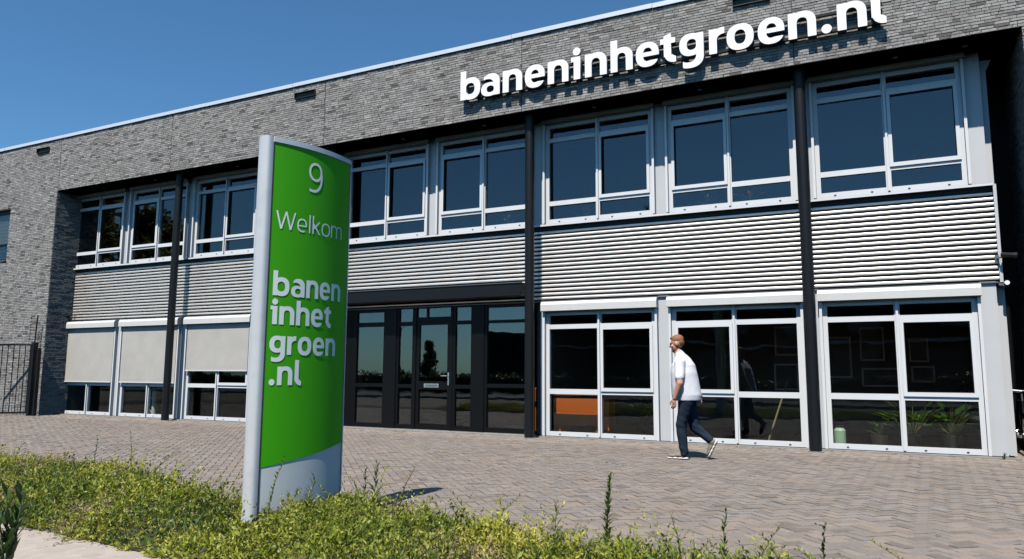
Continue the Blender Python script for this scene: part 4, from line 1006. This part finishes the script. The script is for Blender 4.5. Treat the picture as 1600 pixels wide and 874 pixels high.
# bicycle in the recess on the right
bike = empty('bicycle', (1.86, 14.75, 0), 'dark bicycle parked in the shaded recess at the far right', 'bicycle')
TY = mat('tyre', (.015, .015, .015), .8)
for yy in (-.52, .52):
    b = MB(); b.tube([(0, yy+.335*math.cos(a*math.pi/16), .35+.335*math.sin(a*math.pi/16)) for a in range(33)], .019, 8, cap=False); w = b.obj('wheel', TY, bike)
    b = MB(); b.tube([(0, yy+.312*math.cos(a*math.pi/16), .35+.312*math.sin(a*math.pi/16)) for a in range(33)], .011, 6, cap=False); b.obj('rim', STEEL, w)
    b = MB(); b.tube([(-.05, yy, .35), (.05, yy, .35)], .018, 8)
    for a in range(14): q = a*2*math.pi/14; b.tube([(.02*(-1)**a, yy, .35), (0, yy+.305*math.cos(q), .35+.305*math.sin(q))], .0022, 4)
    b.obj('spokes', STEEL, w)
b = MB(); j = {'bb': (0, .05, .30), 'st': (0, .20, .85), 'hd': (0, -.36, .86), 'hb': (0, -.38, .74), 'rw': (0, .52, .35), 'fw': (0, -.52, .35)}
for p, q in (('bb', 'st'), ('st', 'hd'), ('bb', 'hb'), ('hd', 'hb'), ('bb', 'rw'), ('st', 'rw'), ('hb', 'fw')): b.tube([j[p], j[q]], .017, 8)
b.obj('frame', BLACK, bike)
b = MB(); b.tube([(0, .20, .85), (0, .22, .97)], .013, 8); b.obj('seat_post', STEEL, bike)
bm = bmesh.new(); ellip(bm, (0, .27, .985), (.085, .10, .03)); ellip(bm, (0, .15, .985), (.035, .12, .025)); remesh('saddle', bm, .012, [TY], bike, 3)
b = MB(); b.tube([(0, -.36, .86), (0, -.34, 1.02)], .013, 8); b.tube([(-.28, -.20, 1.02), (-.22, -.34, 1.04), (0, -.37, 1.02), (.22, -.34, 1.04), (.28, -.20, 1.02)], .012, 8); b.obj('handlebar', STEEL, bike)
b = MB(); b.tube([(-.06, .05, .30), (.06, .05, .30)], .05, 12); b.tube([(.07, .05, .30), (.07, .18, .22)], .01, 6); b.tube([(-.07, .05, .30), (-.07, -.08, .38)], .01, 6); b.obj('crank', STEEL, bike)

# ================================================================== ACROSS THE ROAD (mirrored in the glass)
op = empty('warehouse', (-10, -29, 0), 'long dark flat-roofed building across the road mirrored in the ground-floor panes', 'building')
DKW = mat('dark_cladding', (.016, .016, .018), .8, var=.2, vscale=.6, spec=.1)
b = MB(); b.box(-15.5, 22, -8, 1, 0, 8.8); b.obj('main_hall', DKW, op)
b = MB(); b.box(-21.5, -15.51, -8, .8, 0, 4.75); b.obj('low_wing', DKW, op)
b = MB(); b.box(-15.4, 21.9, 1.0, 1.5, 3.35, 3.52); b.obj('canopy_strip', mat('strip_white', (.55, .55, .55), .6), op)
for k in range(6):
    b = MB(); b.box(-6+4.6*k, -4+4.6*k, 1.0, 1.03, 4.2, 5.0); b.obj('window', mat('far_glass', (.10, .13, .17), .15), op)
    b = MB(); b.box(-7+4.6*k, -4.4+4.6*k, 1.0, 1.05, 0, 2.9); b.obj('loading_door', mat('far_door', (.06, .06, .065), .6), op)
def tree(x, y, h, rad, tint, label, cone=False, n=9000, crown0=.25, leaf=.28):
    e = empty('broadleaf_tree' if not cone else 'conifer_tree', (x, y, 0), label, 'tree', 'trees across the road')
    r_ = np.random.default_rng(int(abs(x)*13+abs(y))); b = MB(); tp = [(0, 0, 0), (.05*h*.1, 0, h*.3), (0, .04*h*.1, h*.62), (0, 0, h*.9)]; b.tube(tp, [h*.022, h*.017, h*.010, h*.003], 8)
    cl = []
    for k in range(30):
        a = r_.uniform(0, 6.28); q = r_.uniform(crown0, .96); env = (1-q)/(1-crown0) if cone else math.sin(math.pi*min(1, max(.06, (q-crown0)/(1-crown0)*.86+.12)))
        rr = rad*env*r_.uniform(.45, .95); c_ = np.array([math.cos(a)*rr, math.sin(a)*rr, h*q]); cl.append((c_, rad*(.16+.22*env)))
        b.tube([(0, 0, max(.15*h, h*q*.75)), tuple(c_)], [h*.006, h*.002], 5)
    b.obj('trunk', BARK, e, fix=True)
    idx = r_.integers(0, len(cl), n); c0 = np.array([c for c, _ in cl])[idx]; rr = np.array([q for _, q in cl])[idx]
    d_ = unit(r_.normal(0, 1, (n, 3))); p = c0+d_*(rr*r_.uniform(.3, 1.05, n))[:, None]; dn = unit(r_.normal(0, 1, (n, 3))+d_*.6); nr_ = unit(np.cross(dn, r_.normal(0, 1, (n, 3))))
    sz = r_.uniform(.6, 1.3, n)*leaf; link('crown', leaf_mesh('crown', p, dn, nr_, sz, sz*.55, np.array(tint)*r_.uniform(.6, 1.5, (n, 1)), LEAF), e)
tree(-59, -14, 16.5, 5.5, (.14, .13, .02), 'tall yellow-green tree mirrored in the upper left windows', n=26000, leaf=.55)
tree(-20.5, -42, 18.6, 3.2, (.05, .08, .02), 'tree top mirrored low in the upper window above the orange cabinet', n=6000)
tree(-31.2, -20, 3.6, 1.15, (.04, .07, .025), 'small dense tree mirrored in the entrance door', cone=True, n=4000, crown0=.12, leaf=.2)
tree(-47, -24, 5.2, 2.2, (.05, .08, .02), 'low round tree mirrored in the left entrance pane', n=4000, crown0=.2)
tree(8, -44, 14, 4, (.05, .08, .02), 'tree behind the dark building across the road', n=5000)
sl = empty('street_lamp', (-37.4, -25, 0), 'double-armed street lamp mirrored beside the entrance door', 'street lamp')
b = MB(); b.tube([(0, 0, 0), (0, 0, 5.1)], [.09, .05], 10); b.obj('pole', SILL, sl)
for sx in (-1, 1):
    b = MB(); b.tube([(0, 0, 5.05), (sx*.7, 0, 5.45), (sx*1.5, 0, 5.75)], .035, 8); a_ = b.obj('arm', SILL, sl); b = MB(); b.box(sx*1.5-.28, sx*1.5+.28, -.10, .10, 5.70, 5.80); b.obj('lamp_head', SILL, a_)
# hedge along the far side of the road
hd = empty('hedge', (-20, -16, 0), 'clipped dark hedge along the far side of the road, mirrored low in the panes', 'hedge')
n = 16000; r_ = np.random.default_rng(88); p = np.stack([r_.uniform(-38, 30, n), r_.uniform(-.6, .6, n), r_.uniform(.05, 1.15, n)], 1); edge_ = r_.random(n) < .6; p[edge_, 1] = np.where(r_.random(edge_.sum()) < .7, .6, -.6); p[:, 2] += .12*np.sin(p[:, 0]*1.7)
dn = unit(r_.normal(0, 1, (n, 3))); nr_ = unit(np.cross(dn, r_.normal(0, 1, (n, 3)))); sz = r_.uniform(.15, .34, n)
link('foliage', leaf_mesh('foliage', p, dn, nr_, sz, sz*.5, np.array((.035, .055, .015))*r_.uniform(.6, 1.5, (n, 1)), LEAF), hd)
b = MB(); b.box(-37.8, 29.8, -.5, .5, 0, 1.0); b.obj('inner_branches', BARK, hd)
# litter and moss tufts in the paving joints
n = 170; r_ = np.random.default_rng(61); x = r_.uniform(-14, 2.5, n); y = r_.uniform(5.2, 13.6, n); y = np.where(r_.random(n) < .35, 13.62+r_.normal(0, .03, n), y); K = 7
c0 = np.repeat(np.stack([x, y, np.full(n, .002)], 1), K, 0)+np.concatenate([r_.normal(0, .022, (n*K, 2)), np.zeros((n*K, 1))], 1)
dn = unit(r_.normal(0, 1, (n*K, 3))*np.array([1, 1, .35])+np.array([0, 0, .25])); nr_ = unit(np.cross(dn, np.cross(np.array([0, 0, 1.0])+r_.normal(0, .4, (n*K, 3)), dn)))
tn_ = np.where(r_.random((n, 1)) < .6, np.array([[.07, .10, .02]]), np.array([[.12, .08, .04]])); sz = r_.uniform(.010, .030, n*K)
lt = link('joint_weeds', leaf_mesh('joint_weeds', c0, dn, nr_, sz, sz*.5, np.repeat(tn_, K, 0)*r_.uniform(.6, 1.4, (n*K, 1)), LEAF)); lt['kind'] = 'stuff'; lt['label'] = 'moss tufts and leaf litter in the paving joints'
# ceiling lights upstairs
ULAMP = mat('lamp_panel_off', (.6, .6, .6), .5)
for k, (x, y) in enumerate([(-19.3, 15.4), (-14.4, 15.4), (-9.2, 15.4), (-4.9, 15.4), (-2.4, 15.4), (.3, 15.4)]):
    e = empty('ceiling_light', (x, y, 6.615), ['long ceiling light behind the upper window nearest the brick corner', 'long ceiling light behind the upper window left of the pylon', 'long ceiling light behind the upper windows above the entrance', 'long ceiling light behind the upper window right of the middle column', 'long ceiling light behind the upper window left of the right column', 'long ceiling light behind the far right upper window'][k], 'ceiling light', 'ceiling lights on the upper floor')
    b = MB(); b.box(-.75, .75, -.10, .10, -.05, 0); b.obj('housing', IWALL, e); b = MB(); b.box(-.72, .72, -.07, .07, -.058, -.051); b.obj('diffuser', LAMP, e)
flush_remesh()
